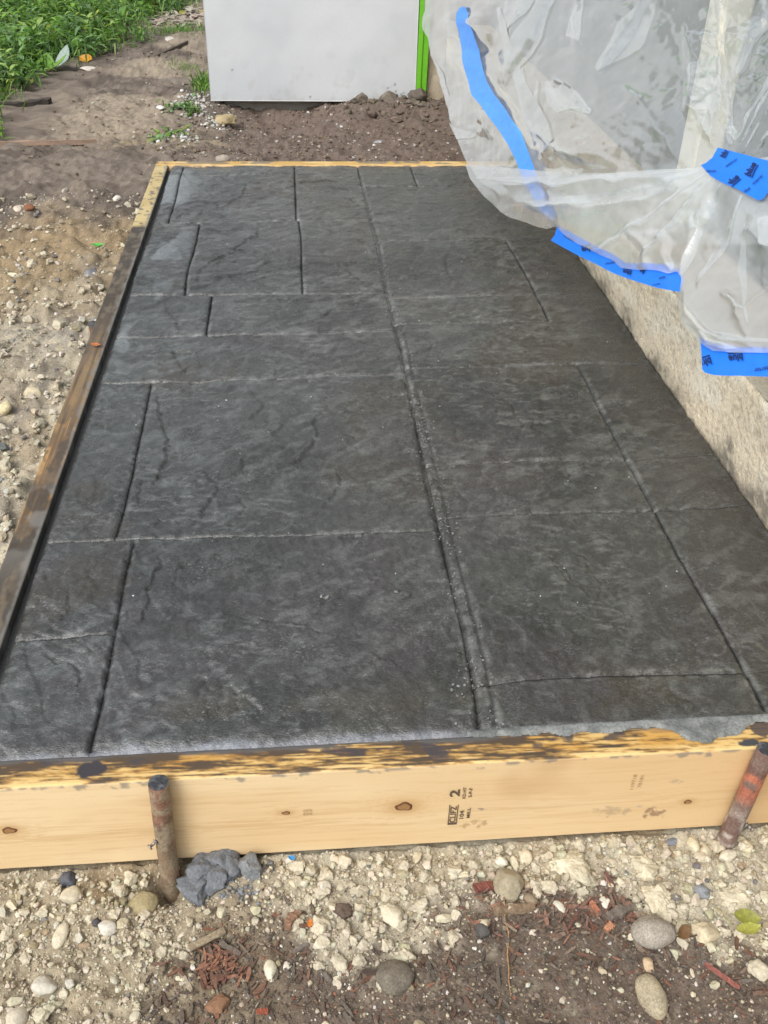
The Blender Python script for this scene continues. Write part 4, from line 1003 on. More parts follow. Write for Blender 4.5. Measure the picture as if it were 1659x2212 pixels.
def tape(poly, fn, off, label, prints=()):
    po = np.array(poly)
    f2 = lambda s, t: fn(s, t) + nrm(s, t) * off
    o = sheet('tape_strip', poly, f2, M_TAPE, .0030)
    put(o, plastic); o['label'] = label
    for txt, s, t, h, ang, box in prints:
        V, F, w = text_mesh(txt, .035 if box else .008)
        sc = h / .72
        V = V * sc; hw = w * sc / 2
        F = list(F)
        if box:          # a ruled bar under the word
            k = len(V); y0 = -hw[1] - h * .30; y1 = -hw[1] - h * .14; n = 8; ex = []
            for q in range(n): ex += [(-hw[0] + 2 * hw[0] * q / (n - 1), y0), (-hw[0] + 2 * hw[0] * q / (n - 1), y1)]
            V = np.concatenate([V, np.array(ex)]); F += [(k + 2 * q, k + 2 * q + 2, k + 2 * q + 3, k + 2 * q + 1) for q in range(n - 1)]
        a = math.radians(ang); ca, sa = math.cos(a), math.sin(a)
        S = s + V[:, 0] * ca - V[:, 1] * sa; T = t + -V[:, 0] * sa - V[:, 1] * ca
        ok = inpoly(S, T, poly)
        F = [f for f in F if all(ok[i] for i in f)]
        if not F: continue
        W = f2(S, T) + nrm(S, T) * .0016
        p = mesh('printed_word', W, F, M_PRINT, smooth=False)
        p.parent = o
    return o
TA = [(.985, .03), (.991, .020), (1.001, .017), (1.010, .032), (1.017, .06), (1.025, .09), (1.038, .14), (1.050, .185), (1.066, .215), (1.085, .24), (1.10, .265), (1.12, .295), (1.132, .325), (1.142, .352), (1.155, .39), (1.175, .43), (1.198, .475), (1.19, .492), (1.165, .47), (1.14, .425), (1.12, .385), (1.110, .358), (1.094, .325), (1.075, .295), (1.055, .265), (1.036, .235), (1.018, .213), (1.010, .18), (1.0, .14), (.991, .09), (.984, .05)]
PT = lambda s, t: .35 * PB(s, t) + .65 * (P(s, t) + BACKD * (.034 * sst(.92, 1.12, s + .35 * (.36 - t) * (t < .36)))[..., None])
ta = tape(TA, PT, .0105, 'long slanting blue tape strip near the left edge of the sheet')
ta.data.materials[0] = M_TAPE2
T1 = [(1.203, .4865), (1.24, .507), (1.272, .524), (1.322, .548), (1.35, .568), (1.43, .572), (1.466, .580), (1.4765, .605), (1.4745, .62), (1.4716, .632), (1.44, .626), (1.418, .621), (1.385, .611), (1.358, .602), (1.320, .5876), (1.283, .568), (1.2476, .5515), (1.215, .534), (1.1865, .518), (1.196, .508)]
tape(T1, PF, -.0035, 'blue tape strip below the middle of the hem', [('blue', 1.268, .538, .011, 190, True), ('exterior', 1.228, .515, .0055, 150, False), ('exterior', 1.318, .567, .0055, 190, False), ('blue', 1.354, .588, .009, 165, True), ('blue', 1.385, .583, .009, 140, True), ('blue', 1.431, .601, .006, 200, False), ('exterior', 1.418, .615, .004, 190, False)])
T2 = [(1.5085, .728), (1.54, .742), (1.60, .748), (1.90, .752), (1.90, .814), (1.70, .809), (1.66, .8065), (1.60, .804), (1.56, .803), (1.54, .8015), (1.5265, .7985), (1.517, .7955), (1.511, .790)]
tape(T2, PF, -.0035, 'blue tape strip with upside-down printing at the lower right', [('blue', 1.588, .769, .0135, 188, True), ('exterior', 1.652, .791, .009, 190, False), ('blue', 1.518, .778, .014, 196, True)])
T3 = [(1.5225, .3625), (1.535, .358), (1.55, .348), (1.560, .327), (1.60, .338), (1.66, .352), (1.90, .40), (1.90, .50), (1.70, .43), (1.668, .415), (1.655, .432), (1.645, .436), (1.635, .432), (1.60, .412), (1.57, .400), (1.545, .386)]
tape(T3, PF, .0045, 'broad blue tape strip crossing the sheet at the upper right', [('blue', 1.577, .338, .010, 62, True), ('blue', 1.631, .372, .013, 62, True), ('blue', 1.594, .395, .012, 40, True), ('exterior', 1.592, .360, .006, 35, False), ('exterior', 1.645, .393, .006, 40, False), ('exterior', 1.546, .376, .006, -2, False), ('blue', 1.622, .415, .007, 40, False)])
# ------------------------------------------------------------------ rocks
def ico(sub):
    bm = bmesh.new(); bmesh.ops.create_icosphere(bm, subdivisions=sub, radius=1)
    bm.verts.ensure_lookup_table()
    V = np.array([v.co[:] for v in bm.verts]); F = np.array([[v.index for v in f.verts] for f in bm.faces]); bm.free()
    return V, F
ICO = {k: ico(k) for k in (1, 2, 3, 4, 5)}
def n3(V, sc, seed):
    return (fbm(V[:, 0] + V[:, 2] * .71, V[:, 1] - V[:, 2] * .53, sc, 3, seed) + fbm(V[:, 1] + 3.1, V[:, 2] + V[:, 0] * .4, sc, 3, seed + 1)) / 2 - .5
def rock(sub, seed, planes=8, cut=.72, lump=.25, fine=.06):
    """unit rock: a ball flattened by random planes, then roughened"""
    rg = np.random.default_rng(seed)
    V, F = ICO[sub]; V = V.copy()
    V *= (1 + lump * n3(V, 1.1, seed) * 2)[:, None]
    for k in range(planes):
        n = rg.normal(size=3); n /= np.linalg.norm(n); d = cut + rg.random() * .22
        h = V @ n - d; V -= np.maximum(h, 0)[:, None] * n
    if fine: V *= (1 + fine * n3(V, 3.5, seed + 9) * 2 + fine * .5 * n3(V, 9, seed + 19) * 2)[:, None]
    return V, F
def quat_mats(n, rg, tilt=None):
    q = rg.normal(size=(n, 4)); q /= np.linalg.norm(q, axis=1, keepdims=True)
    w, x, y, z = q.T
    return np.stack([np.stack([1 - 2 * (y * y + z * z), 2 * (x * y - z * w), 2 * (x * z + y * w)], -1), np.stack([2 * (x * y + z * w), 1 - 2 * (x * x + z * z), 2 * (y * z - x * w)], -1), np.stack([2 * (x * z - y * w), 2 * (y * z + x * w), 1 - 2 * (x * x + y * y)], -1)], 1)
def scatter(name, pos, rad, shapes, cols, mat, seed, smooth=False, flat=.75, kind='stuff', parent=None):
    rg = np.random.default_rng(seed)
    which = rg.integers(0, len(shapes), len(pos)); Vs = []; Fs = []; Cs = []; off = 0
    for k, (v, f) in enumerate(shapes):
        m = np.where(which == k)[0]
        if not len(m): continue
        R = quat_mats(len(m), rg)
        sc = rg.uniform(.7, 1.25, (len(m), 3))
        W = np.einsum('nij,nvj->nvi', R, v[None] * sc[:, None, :])
        W[..., 2] *= flat
        W = W * rad[m][:, None, None] + pos[m][:, None, :]
        nv = len(v)
        Vs.append(W.reshape(-1, 3)); Fs.append((f[None] + (np.arange(len(m)) * nv)[:, None, None] + off).reshape(-1, 3)); off += nv * len(m)
        Cs.append(np.repeat(cols[m], nv, 0))
    o = mesh(name, np.concatenate(Vs), np.concatenate(Fs), mat, np.concatenate(Cs), smooth=smooth, parent=parent)
    return tag(o, kind=kind) if kind else o
rg = np.random.default_rng(7)
SH0 = [rock(1, 100 + k, 9, .52, .5, .25) for k in range(14)]
SH2 = [rock(2, 200 + k, 10, .5, .6, .30) for k in range(14)]
SH3 = [rock(3, 260 + k, 6, .74, .35, .12) for k in range(6)]
V20 = (np.array([v for v in ICO[1][0]]), ICO[1][1])
def tet(seed):
    r = np.random.default_rng(seed); bm = bmesh.new(); bmesh.ops.create_icosphere(bm, subdivisions=1, radius=1)
    bm.free()
    t = (1 + 5 ** .5) / 2
    V = np.array([(-1, t, 0), (1, t, 0), (-1, -t, 0), (1, -t, 0), (0, -1, t), (0, 1, t), (0, -1, -t), (0, 1, -t), (t, 0, -1), (t, 0, 1), (-t, 0, -1), (-t, 0, 1)]) / 1.9
    F = np.array([(0, 11, 5), (0, 5, 1), (0, 1, 7), (0, 7, 10), (0, 10, 11), (1, 5, 9), (5, 11, 4), (11, 10, 2), (10, 7, 6), (7, 1, 8), (3, 9, 4), (3, 4, 2), (3, 2, 6), (3, 6, 8), (3, 8, 9), (4, 9, 5), (2, 4, 11), (6, 2, 10), (8, 6, 7), (9, 8, 1)])
    return V * r.uniform(.65, 1.3, (12, 1)), F
SHC = [tet(k) for k in range(10)]
def place(n, x0, x1, y0, y1, prob=None):
    x = rg.uniform(x0, x1, n); y = rg.uniform(y0, y1, n)
    if prob is not None:
        k = rg.random(n) < prob(x, y); x, y = x[k], y[k]
    return x, y
def jit(base, n, v=.18, hue=.05):
    c = np.tile(base, (n, 1)) * rg.uniform(1 - v, 1 + v, (n, 1)) * rg.uniform(1 - hue, 1 + hue, (n, 3))
    return c
PALE = (0.50, 0.455, 0.35); DIRT = (0.30, 0.245, 0.16)
STAKEHOLE = lambda x, y: (np.hypot(x + .300, y + .030) > .024) & (np.hypot(x - .360, y + .0165) > .013)
# pale crushed limestone at the foot of the front board
def pfront(x, y):
    d = fbm(x, y, 22, 3, 901)
    return (1 - soil_mask(x, y)) * np.where(x < -.13, .55 + .8 * sst(.45, .6, d), .95) * STAKEHOLE(x, y) + .05 * soil_mask(x, y)
def gravel(name, n, area, prob, r0, r1, shapes, seed, palette, sink=.25, pw=2.2, ymax=None):
    x, y = place(n, *area, prob)
    r = r0 + (r1 - r0) * rg.random(len(x)) ** pw
    z = Zg(x, y) + r * (.6 - sink * 2 * rg.random(len(x)))
    if ymax is not None:
        k = y < ymax - r * .9; x, y, z, r = x[k], y[k], z[k], r[k]
    cs = np.zeros((len(x), 3)); w = rg.random(len(x)); acc = 0
    for c, f, v in palette:
        m = (w >= acc) & (w < acc + f); cs[m] = jit(c, m.sum(), v); acc += f
    return scatter(name, np.stack([x, y, z], -1), r, shapes, cs, M_STONE, seed, smooth=False)
PALPAL = [(PALE, .64, .12), ((0.44, 0.385, 0.28), .20, .14), (DIRT, .10, .2), ((0.58, 0.545, 0.45), .04, .08), ((0.17, 0.165, 0.16), .02, .2)]
gravel('crushed_gravel', 10000, (-.53, .46, -.31, 0), pfront, .0015, .0044, SH0, 11, PALPAL, ymax=-.001, pw=1.7)
gravel('crushed_gravel', 1500, (-.53, .46, -.31, 0), lambda x, y: pfront(x, y) * np.where(x < 0, .55, 1), .0042, .0092, SH2, 12, PALPAL, ymax=-.002)
gravel('fine_grit', 30000, (-.53, .46, -.31, -.001), lambda x, y: np.maximum(pfront(x, y), .75 * (1 - soil_mask(x, y))), .0005, .0017, SHC, 13, PALPAL, pw=1.4)
SOILPAL = [((0.125, 0.098, 0.078), .50, .3), ((0.20, 0.165, 0.13), .30, .25), ((0.28, 0.23, 0.16), .12, .2), ((0.22, 0.10, 0.065), .05, .3), ((0.55, 0.53, 0.48), .03, .15)]
gravel('soil_crumbs', 15000, (-.33, .46, -.31, -.02), lambda x, y: soil_mask(x, y), .0007, .0022, SHC, 14, SOILPAL, pw=1.8)
gravel('soil_crumbs', 2200, (-.33, .46, -.31, -.02), lambda x, y: soil_mask(x, y) * .7, .002, .0048, SH0, 15, SOILPAL, pw=2.0)
gravel('soil_crumbs', 1800, (-.53, .2, -.31, -.02), lambda x, y: sst(.5, .62, fbm(x, y, 18, 3, 905)) * (1 - soil_mask(x, y)), .0007, .0025, SHC, 16, [((0.13, 0.10, 0.075), .7, .25), (DIRT, .3, .2)])
# rubble beside the left board
LEFTPAL = [((0.47, 0.42, 0.32), .58, .18), ((0.33, 0.28, 0.20), .22, .2), ((0.19, 0.185, 0.18), .10, .25), ((0.57, 0.53, 0.45), .10, .1)]
def pleft(x, y): return (.25 + .75 * sst(.36, .55, fbm(x, y, 9, 3, 911))) * (1 - .75 * sst(1.2, 1.9, y)) * (x < XL - .004)
gravel('rubble', 8500, (-1.0, XL - .004, -.02, 2.25), pleft, .0018, .0085, SH0, 21, LEFTPAL, pw=2.6)
gravel('rubble', 17000, (-1.05, XL - .002, -.02, 2.25), lambda x, y: .7 * (1 - .5 * sst(1.2, 1.9, y)) + 0 * x, .0008, .0022, SHC, 22, LEFTPAL)
gravel('rubble', 620, (-1.0, XL - .012, -.02, 2.25), pleft, .007, .014, SH2, 23, LEFTPAL, pw=2.2)
# dirt beyond the slab
FARPAL = [((0.145, 0.112, 0.09), .58, .25), ((0.20, 0.155, 0.115), .25, .2), ((0.30, 0.27, 0.22), .12, .2), ((0.5, 0.5, 0.48), .05, .2)]
gravel('dirt_clods', 5200, (-.62, .56, 2.345, 3.90), lambda x, y: .35 + .65 * sst(.4, .6, fbm(x, y, 5, 3, 921)), .002, .010, SH0, 31, FARPAL, pw=2.4)
gravel('dirt_clods', 110, (.0, .56, 3.55, 3.86), lambda x, y: .8 + 0 * x, .006, .026, SH2, 32, [((0.14, 0.115, 0.09), .85, .2), ((0.20, 0.175, 0.145), .15, .2)], pw=2)
gravel('dirt_clods', 2600, (-1.6, -.5, 2.2, 6.2), lambda x, y: sst(.45, .6, fbm(x, y, 3, 3, 922)), .002, .010, SH0, 33, [((0.17, 0.13, 0.095), .7, .25), ((0.28, 0.24, 0.18), .2, .2), ((0.42, 0.39, 0.33), .10, .2)], pw=3)
for k, (cx, cy, rx, ry, n) in enumerate([(-.57, 3.82, .10, .22, 230), (-.58, 3.25, .08, .14, 110), (-.46, 3.62, .06, .12, 60)]):
    x = cx + rx * rg.normal(size=n) * .5; y = cy + ry * rg.normal(size=n) * .5
    r = rg.uniform(.004, .013, n); w = rg.random(n)
    cs = np.where((w < .6)[:, None], jit((0.52, 0.51, 0.48), n, .2), jit((0.24, 0.23, 0.20), n, .25))
    scatter('pale_pebbles', np.stack([x, y, Zg(x, y) + r * .3], -1), r, SH0, cs, M_STONE, 41 + k, smooth=True)
# crumbs of cement left on the stamped slab
n = 1500; yy = .05 + 1.75 * rg.random(n) ** 1.15; xx = XC + .008 + rg.normal(size=n) * .011; kk = rg.random(n) < .35 + .65 * (fbm(yy, yy * 0, 6, 2, 931) > .5); xx, yy = xx[kk], yy[kk]
ex = np.array([(.047, .117), (.038, .110), (.050, .104), (.044, .102), (.055, .118), (.041, .120), (-.111, .292), (-.107, .289), (-.104, .290), (-.011, .292), (.036, .060), (.062, .052), (.09, .056)])
xx = np.concatenate([xx, ex[:, 0]]); yy = np.concatenate([yy, ex[:, 1]])
r = np.concatenate([.0006 + .0017 * rg.random(len(xx) - len(ex)) ** 2, rg.uniform(.0022, .0036, len(ex))])
scatter('cement_crumbs', np.stack([xx, yy, slab_h(xx.copy(), yy.copy()) + r * .5], -1), r, SH0, jit((0.19, 0.195, 0.19), len(xx), .2), M_CEMENT, 51)
xs_, ys_ = [], []
for (gx0, gx1, gy0) in [(S0, XC, .437), (XC, .53, .465), (XC, .40, .610), (S0, XC, .924), (XC, .5, .951), (S0, XC, 1.116), (S0, XC, 1.318), (XC, .40, 1.29), (XC, .40, 1.152), (S0, -.376, .238), (XC, .5, 1.645), (S0, XC, 1.805)]:
    q = rg.uniform(gx0, gx1, int((gx1 - gx0) * 330)); q = q[vn(q * 40, q * 0 + gy0 * 50, 77) > .42]; xs_.append(q); ys_.append(gy0 + rg.normal(size=len(q)) * .004)
xx = np.concatenate(xs_); yy = np.concatenate(ys_); wx_, wy_ = warp(xx, yy); r = .0005 + .0011 * rg.random(len(xx)) ** 2
scatter('joint_crumbs', np.stack([wx_, wy_, slab_h(xx.copy(), yy.copy()) + r * .4], -1), r, SHC, jit((0.15, 0.155, 0.15), len(xx), .25), M_CEMENT, 53)
n = 110; xx = rg.uniform(-.45, .54, n); yy = rg.uniform(.08, 2.2, n); r = rg.uniform(.0006, .0013, n)
scatter('white_grit', np.stack([xx, yy, slab_h(xx.copy(), yy.copy()) + r * .5], -1), r, SHC, jit((0.55, 0.54, 0.5), n, .2), M_STONE, 52)

# bark mulch: split slivers lying on the dark soil
def slivers(n, xs, ys, ln, seed, pal, dz=.0012):
    r = np.random.default_rng(seed); Vs = []; Fs = []; Cs = []
    base = gridF(2, 2)
    for k in range(n):
        l = ln[k]; w = l * r.uniform(.12, .34); h = w * r.uniform(.25, .6); m = 4
        a = r.uniform(0, math.pi * 2); bend = r.normal() * .15; tilt = r.normal() * .16
        q = []; 
        for i in range(m):
            t = i / (m - 1) - .5; ww = w * (.35 + .75 * math.sin(math.pi * (i + .45) / (m - .1))) * r.uniform(.8, 1.2) / 2
            yo = bend * l * (t * t - .1)
            for (cy, cz) in ((-ww, -h / 2), (ww, -h / 2), (ww * .8, h / 2), (-ww * .8, h / 2)):
                q.append((t * l, yo + cy, cz + tilt * t * l + r.normal() * h * .1))
        q = np.array(q); ca, sa = math.cos(a), math.sin(a)
        X = q[:, 0] * ca - q[:, 1] * sa + xs[k]; Y = q[:, 0] * sa + q[:, 1] * ca + ys[k]
        Z = q[:, 2] + float(Zg(np.array([xs[k]]), np.array([ys[k]]))[0]) + h * .3 + dz + r.random() * .002
        o = len(Vs) * 4 * m
        Vs.append(np.stack([X, Y, Z], -1))
        for i in range(m - 1):
            for j in range(4): Fs.append((o + i * 4 + j, o + i * 4 + (j + 1) % 4, o + i * 4 + 4 + (j + 1) % 4, o + i * 4 + 4 + j))
        Fs.append((o + 3, o + 2, o + 1, o)); e = o + (m - 1) * 4; Fs.append((e, e + 1, e + 2, e + 3))
        c = pal[r.integers(0, len(pal))]; Cs.append(np.tile(np.array(c) * r.uniform(.7, 1.25), (4 * m, 1)))
    return np.concatenate(Vs), Fs, np.concatenate(Cs)
MUL = [(0.13, 0.085, 0.062), (0.16, 0.11, 0.08), (0.10, 0.075, 0.06), (0.17, 0.095, 0.065), (0.18, 0.145, 0.11), (0.12, 0.10, 0.08), (0.14, 0.12, 0.10)]
x, y = place(2600, -.33, .44, -.27, -.03, lambda x, y: soil_mask(x, y) * sst(.40, .58, fbm(x, y, 14, 2, 941) + .12 * (y > -.15)) * (np.hypot((x - .26) / 1.4, y + .20) > .03))
n = len(x); V, F, C = slivers(n, x, y, .004 + .016 * rg.random(n) ** 2.2, 61, MUL)
tag(mesh('bark_mulch', V, F, M_CHIP, C, smooth=False), kind='stuff')
RED = [(0.20, 0.10, 0.065), (0.16, 0.085, 0.06), (0.23, 0.12, 0.08), (0.15, 0.075, 0.055), (0.14, 0.10, 0.075)]
n = 95; x = -.236 + rg.normal(size=n) * .014; y = -.121 + rg.normal(size=n) * .012
V, F, C = slivers(n, x, y, rg.uniform(.006, .017, n), 62, RED, .003)
tag(mesh('red_bark_mulch', V, F, M_CHIP, C, smooth=False), kind='stuff')
n = 150; x = .15 + rg.normal(size=n) * .055; y = -.088 + rg.normal(size=n) * .020; k = (soil_mask(x, y) > .35) & (y < -.045); x, y = x[k], y[k]; n = len(x)
V, F, C = slivers(n, x, y, rg.uniform(.006, .018, n), 64, [(0.17, 0.10, 0.075), (0.22, 0.12, 0.085), (0.13, 0.095, 0.075), (0.20, 0.15, 0.115), (0.16, 0.085, 0.07)], .003)
tag(mesh('bark_mulch', V, F, M_CHIP, C, smooth=False), kind='stuff')
n = 44; x = np.concatenate([.165 + rg.normal(size=14) * .03, rg.uniform(-.1, .36, 30)]); y = np.concatenate([-.10 + rg.normal(size=14) * .012, rg.uniform(-.2, -.06, 30)])
V, F, C = slivers(n, x, y, rg.uniform(.004, .012, n), 63, RED, .003)
tag(mesh('red_bark_mulch', V, F, M_CHIP, C, smooth=False), kind='stuff')

# ------------------------------------------------------------------ single stones, chips and leaves that stand out
def stone(name, label, x, y, lx, ly, col, seed, h=None, rot=0, planes=9, cut=.62, lump=.35, fine=.12, sub=3, mat=None, cat='stone', group=None, z=None, sink=.30, mottle=.18):
    V, F = rock(sub, seed, planes, cut, lump, fine)
    ext = V.max(0) - V.min(0); V = (V - (V.max(0) + V.min(0)) / 2) / ext
    h = h or min(lx, ly) * .7
    ca, sa = math.cos(rot), math.sin(rot)
    V = V * (lx, ly, h)
    V = np.stack([V[:, 0] * ca - V[:, 1] * sa, V[:, 0] * sa + V[:, 1] * ca, V[:, 2]], -1)
    c = np.array(col) * (1 + mottle * 2 * n3(V / max(lx, ly), 4.0, seed + 5) * 2)[:, None]
    o = mesh(name, V, F, mat or M_STONE, c, smooth=True)
    gz = float(Zg(np.array([x]), np.array([y]))[0]) if z is None else z
    o.location = (x, y, gz + h * (.5 - sink))
    return tag(o, label, cat, group)
def thingmesh(name, V, F, mat, col, label, cat, group=None, smooth=True):
    V = np.asarray(V, float); c = (V.max(0) + V.min(0)) / 2; c[2] = V[:, 2].min()
    o = mesh(name, V - c, F, mat, col, smooth); o.location = c
    return tag(o, label, cat, group)
CREAM = (0.50, 0.45, 0.34); SPK = (0.30, 0.265, 0.215)
stone('stone', 'dark slate grey angular stone under the left end of the pine board', -.411, -.012, .019, .018, (0.10, 0.105, 0.125), 301, .015, planes=10, cut=.66)
stone('stone', 'bumpy cream lump touching the dark slate stone by the left end of the board', -.403, -.033, .026, .022, CREAM, 302, .018, lump=.45, fine=.12)
stone('stone', 'leaf-shaped pale yellow stone with a pointed top', -.408, -.077, .0155, .032, (0.54, 0.49, 0.37), 303, .011, rot=-.15, planes=4, lump=.15)
stone('stone', 'white pebble with a small black stone at its side', -.358, -.074, .021, .018, (0.55, 0.52, 0.45), 304, .014, lump=.3)
stone('stone', 'small black stone beside a white pebble', -.371, -.068, .009, .012, (0.075, 0.07, 0.075), 305, .008)
stone('stone', 'flat olive tan stone leaning at the foot of the left steel stake', -.3235, -.046, .036, .030, (0.34, 0.285, 0.165), 306, .016, rot=.45, planes=10, cut=.6, lump=.2, mottle=.1)
stone('white_crumb', 'tiny bright white crumb at the base of the left stake', -.291, -.053, .009, .007, (0.85, 0.85, 0.86), 307, .006, lump=.6, sink=.0, cat='crumb', z=-.165)
stone('stone', 'large smooth pale stone in the bottom left corner', -.437, -.163, .024, .027, (0.50, 0.45, 0.35), 308, .018, planes=5)
stone('stone', 'pale grey tapered stone above the bottom left corner stone', -.412, -.134, .027, .021, (0.46, 0.43, 0.36), 309, .016, rot=-.3, planes=8, cut=.65)
stone('stone', 'small whitish stone right of the pale grey tapered stone', -.389, -.131, .011, .011, (0.56, 0.53, 0.46), 310, .009)
stone('stone', 'small cream stone below the small whitish stone', -.394, -.140, .010, .010, (0.58, 0.53, 0.40), 311, .008)
stone('stone', 'white broken stone in the gravel left of centre', -.121, -.045, .016, .016, (0.57, 0.53, 0.44), 313, .012, planes=10, cut=.62)
stone('dirt_clod', 'dark brown crumbly clod lying among the pale gravel', -.101, -.072, .022, .019, (0.115, 0.085, 0.066), 314, .014, lump=.4, fine=.2, cat='clod', sub=4)
stone('dirt_clod', 'reddish brown porous clod at the bottom edge of the photo', -.236, -.160, .028, .021, (0.24, 0.135, 0.08), 315, .013, lump=.4, fine=.16, cat='clod', sub=4)
stone('stone', 'large rounded dark grey brown stone in the soil at bottom centre', -.050, -.147, .042, .037, (0.155, 0.135, 0.105), 316, .026, planes=5, cut=.82, lump=.2, fine=.06, sub=4, mat=M_SPECK, mottle=.3)
stone('stone', 'blocky olive grey stone where the gravel meets the mulch', .090, -.055, .037, .042, (0.325, 0.285, 0.20), 317, .028, planes=11, cut=.72, lump=.18, fine=.05, sub=4)
stone('stone', 'white square stone just above the blocky olive stone', .087, -.023, .016, .018, (0.60, 0.57, 0.46), 318, .014, planes=14, cut=.55, lump=.1)
stone('stone', 'pale oval stone standing in the dark soil left of centre', -.181, -.129, .0145, .0245, (0.60, 0.56, 0.43), 319, .013, rot=.2, planes=4)
stone('stone', 'small pale stone right of the pale oval stone', -.163, -.126, .010, .010, (0.58, 0.54, 0.45), 320, .008)
stone('stone', 'large grey speckled stone with dark pits on the right', .239, -.121, .050, .036, (0.30, 0.27, 0.225), 321, .030, planes=4, cut=.85, lump=.2, fine=.04, sub=4, mat=M_SPECK, rot=-.1)
stone('stone', 'long tan egg-shaped pebble with brown speckles at the bottom right', .217, -.188, .030, .0475, (0.36, 0.31, 0.215), 322, .028, planes=2, cut=.9, lump=.16, fine=.02, sub=4, mat=M_SPECK, rot=.12)
stone('stone', 'small tan stone above the egg-shaped pebble', .2245, -.154, .0125, .018, (0.50, 0.38, 0.25), 323, .010, planes=10, cut=.62)
stone('stone', 'rough cream stone between the brown leaf and the yellow green leaf', .299, -.123, .033, .031, (0.52, 0.45, 0.31), 324, .022, planes=9, cut=.66, lump=.35, fine=.12, sub=4, rot=-.4)
stone('stone', 'square blue grey stone among pale lumps on the right', .310, -.079, .0195, .020, (0.25, 0.265, 0.29), 325, .015, planes=9, cut=.7, lump=.15)
stone('stone', 'flat blue grey stone under the board near the right stake', .300, -.010, .018, .012, (0.20, 0.21, 0.24), 326, .009)
stone('stone', 'white pebble at the upper right edge of the mulch', .197, -.081, .0120, .0165, (0.62, 0.59, 0.50), 327, .011)
stone('stone', 'white finger-shaped pebble in the middle of the mulch', .143, -.083, .0105, .0185, (0.60, 0.57, 0.48), 328, .010, rot=.5, planes=3)
stone('stone', 'white bone-shaped stone below the brown pebble', .113, -.087, .0165, .0105, (0.60, 0.57, 0.48), 329, .009, rot=-.4, lump=.5)
stone('stone', 'round brown pebble at the right foot of the blocky olive stone', .112, -.073, .0175, .0165, (0.24, 0.19, 0.13), 330, .014, planes=3)
stone('stone', 'dark shiny stone in the mulch left of the bark slab', .051, -.107, .0165, .019, (0.10, 0.095, 0.09), 331, .014, planes=6)
stone('stone', 'cream lump at the right edge near the bottom', .343, -.168, .026, .025, CREAM, 332, .017, lump=.45, fine=.14, sub=4)
stone('limestone_lump', 'largest crumbly limestone lump below the middle of the board', .167, -.040, .056, .050, (0.55, 0.50, 0.37), 333, .026, planes=9, cut=.55, lump=.9, fine=.42, sub=5, cat='stone', sink=.40)
stone('limestone_lump', 'crumbly limestone lump left of the square blue grey stone', .254, -.044, .042, .036, (0.55, 0.50, 0.37), 334, .020, planes=9, cut=.55, lump=.9, fine=.42, sub=5, cat='stone', sink=.40)
stone('limestone_lump', 'crumbly limestone lump above the yellow green leaf', .350, -.088, .042, .034, (0.57, 0.52, 0.39), 335, .020, planes=9, cut=.55, lump=.9, fine=.42, sub=5, cat='stone', sink=.40)
stone('limestone_lump', 'crumbly limestone lump between the speckled stone and the blue grey stone', .256, -.084, .034, .034, (0.55, 0.49, 0.36), 336, .020, planes=9, cut=.55, lump=.8, fine=.4, sub=5, cat='stone', sink=.36)
stone('limestone_lump', 'crumbly limestone lump left of the dark brown clod', -.127, -.088, .026, .030, (0.53, 0.48, 0.36), 337, .018, planes=9, cut=.55, lump=.8, fine=.38, sub=4, cat='stone', sink=.36)
stone('limestone_lump', 'long crumbly limestone lump right of the dark brown clod', -.045, -.082, .026, .040, (0.53, 0.48, 0.36), 338, .018, planes=9, cut=.55, lump=.8, fine=.38, sub=4, cat='stone', rot=.4, sink=.36)
stone('stone', 'upright oval cream stone left of the right stake', .319, -.021, .0135, .022, (0.54, 0.48, 0.34), 339, .014, planes=3)
stone('stone', 'second cream stone left of the right stake, touching it', .3325, -.030, .0150, .021, (0.56, 0.50, 0.36), 340, .014, planes=6)
stone('stone', 'slanting cream stone lying in front of the right stake', .356, -.037, .0255, .0145, (0.60, 0.55, 0.43), 341, .013, rot=.35, planes=6)
stone('stone', 'round cream stone right of the right stake', .384, -.025, .018, .018, (0.54, 0.47, 0.33), 342, .014, planes=5)
stone('stone', 'oval cream stone near the white square stone', .117, -.022, .015, .021, (0.55, 0.49, 0.36), 343, .013, rot=-.3, planes=3)
stone('stone', 'slim upright cream stone right of the white square stone', .103, -.026, .0100, .021, (0.57, 0.52, 0.39), 344, .011, rot=.1, planes=3)
# wet grey cement spilled beside the left stake
cl = empty('cement_clod', (-.245, -.022, -.155), 'cracked wet grey cement clod right of the left stake', 'cement clod')
for k, (cx, cy, lx, ly) in enumerate([(-.2655, -.036, .030, .026), (-.259, -.012, .024, .026), (-.2395, -.009, .024, .026), (-.2445, -.030, .020, .020), (-.228, -.016, .017, .024)]):
    o = stone('clod_piece', '', cx, cy, lx * 1.55, ly * 1.5, (0.145, 0.155, 0.168), 351 + k, .030, planes=12, cut=.46, lump=.4, fine=.34, sub=4, mat=M_CEMENT)
    del o['category']; put(o, cl)
    o.matrix_parent_inverse = Matrix.Translation(cl.location).inverted()
stone('cement_clod', 'separate grey cement clod right of the cracked one', -.206, -.018, .027, .036, (0.19, 0.20, 0.205), 361, .032, planes=12, cut=.46, lump=.4, fine=.34, sub=4, mat=M_CEMENT, cat='cement clod', rot=.3)
x = -.22 + rg.normal(size=70) * .016; y = -.040 + rg.normal(size=70) * .006; r = rg.uniform(.001, .004, 70)
scatter('cement_spill', np.stack([x, y, Zg(x, y) + r * .3], -1), r, SH2, jit((0.20, 0.205, 0.21), 70, .15), M_CEMENT, 362, smooth=True)
x = -.193 + rg.normal(size=60) * .008; y = -.012 + rg.normal(size=60) * .007; k = y < -.004; x, y = x[k], y[k]; r = rg.uniform(.001, .0045, len(x))
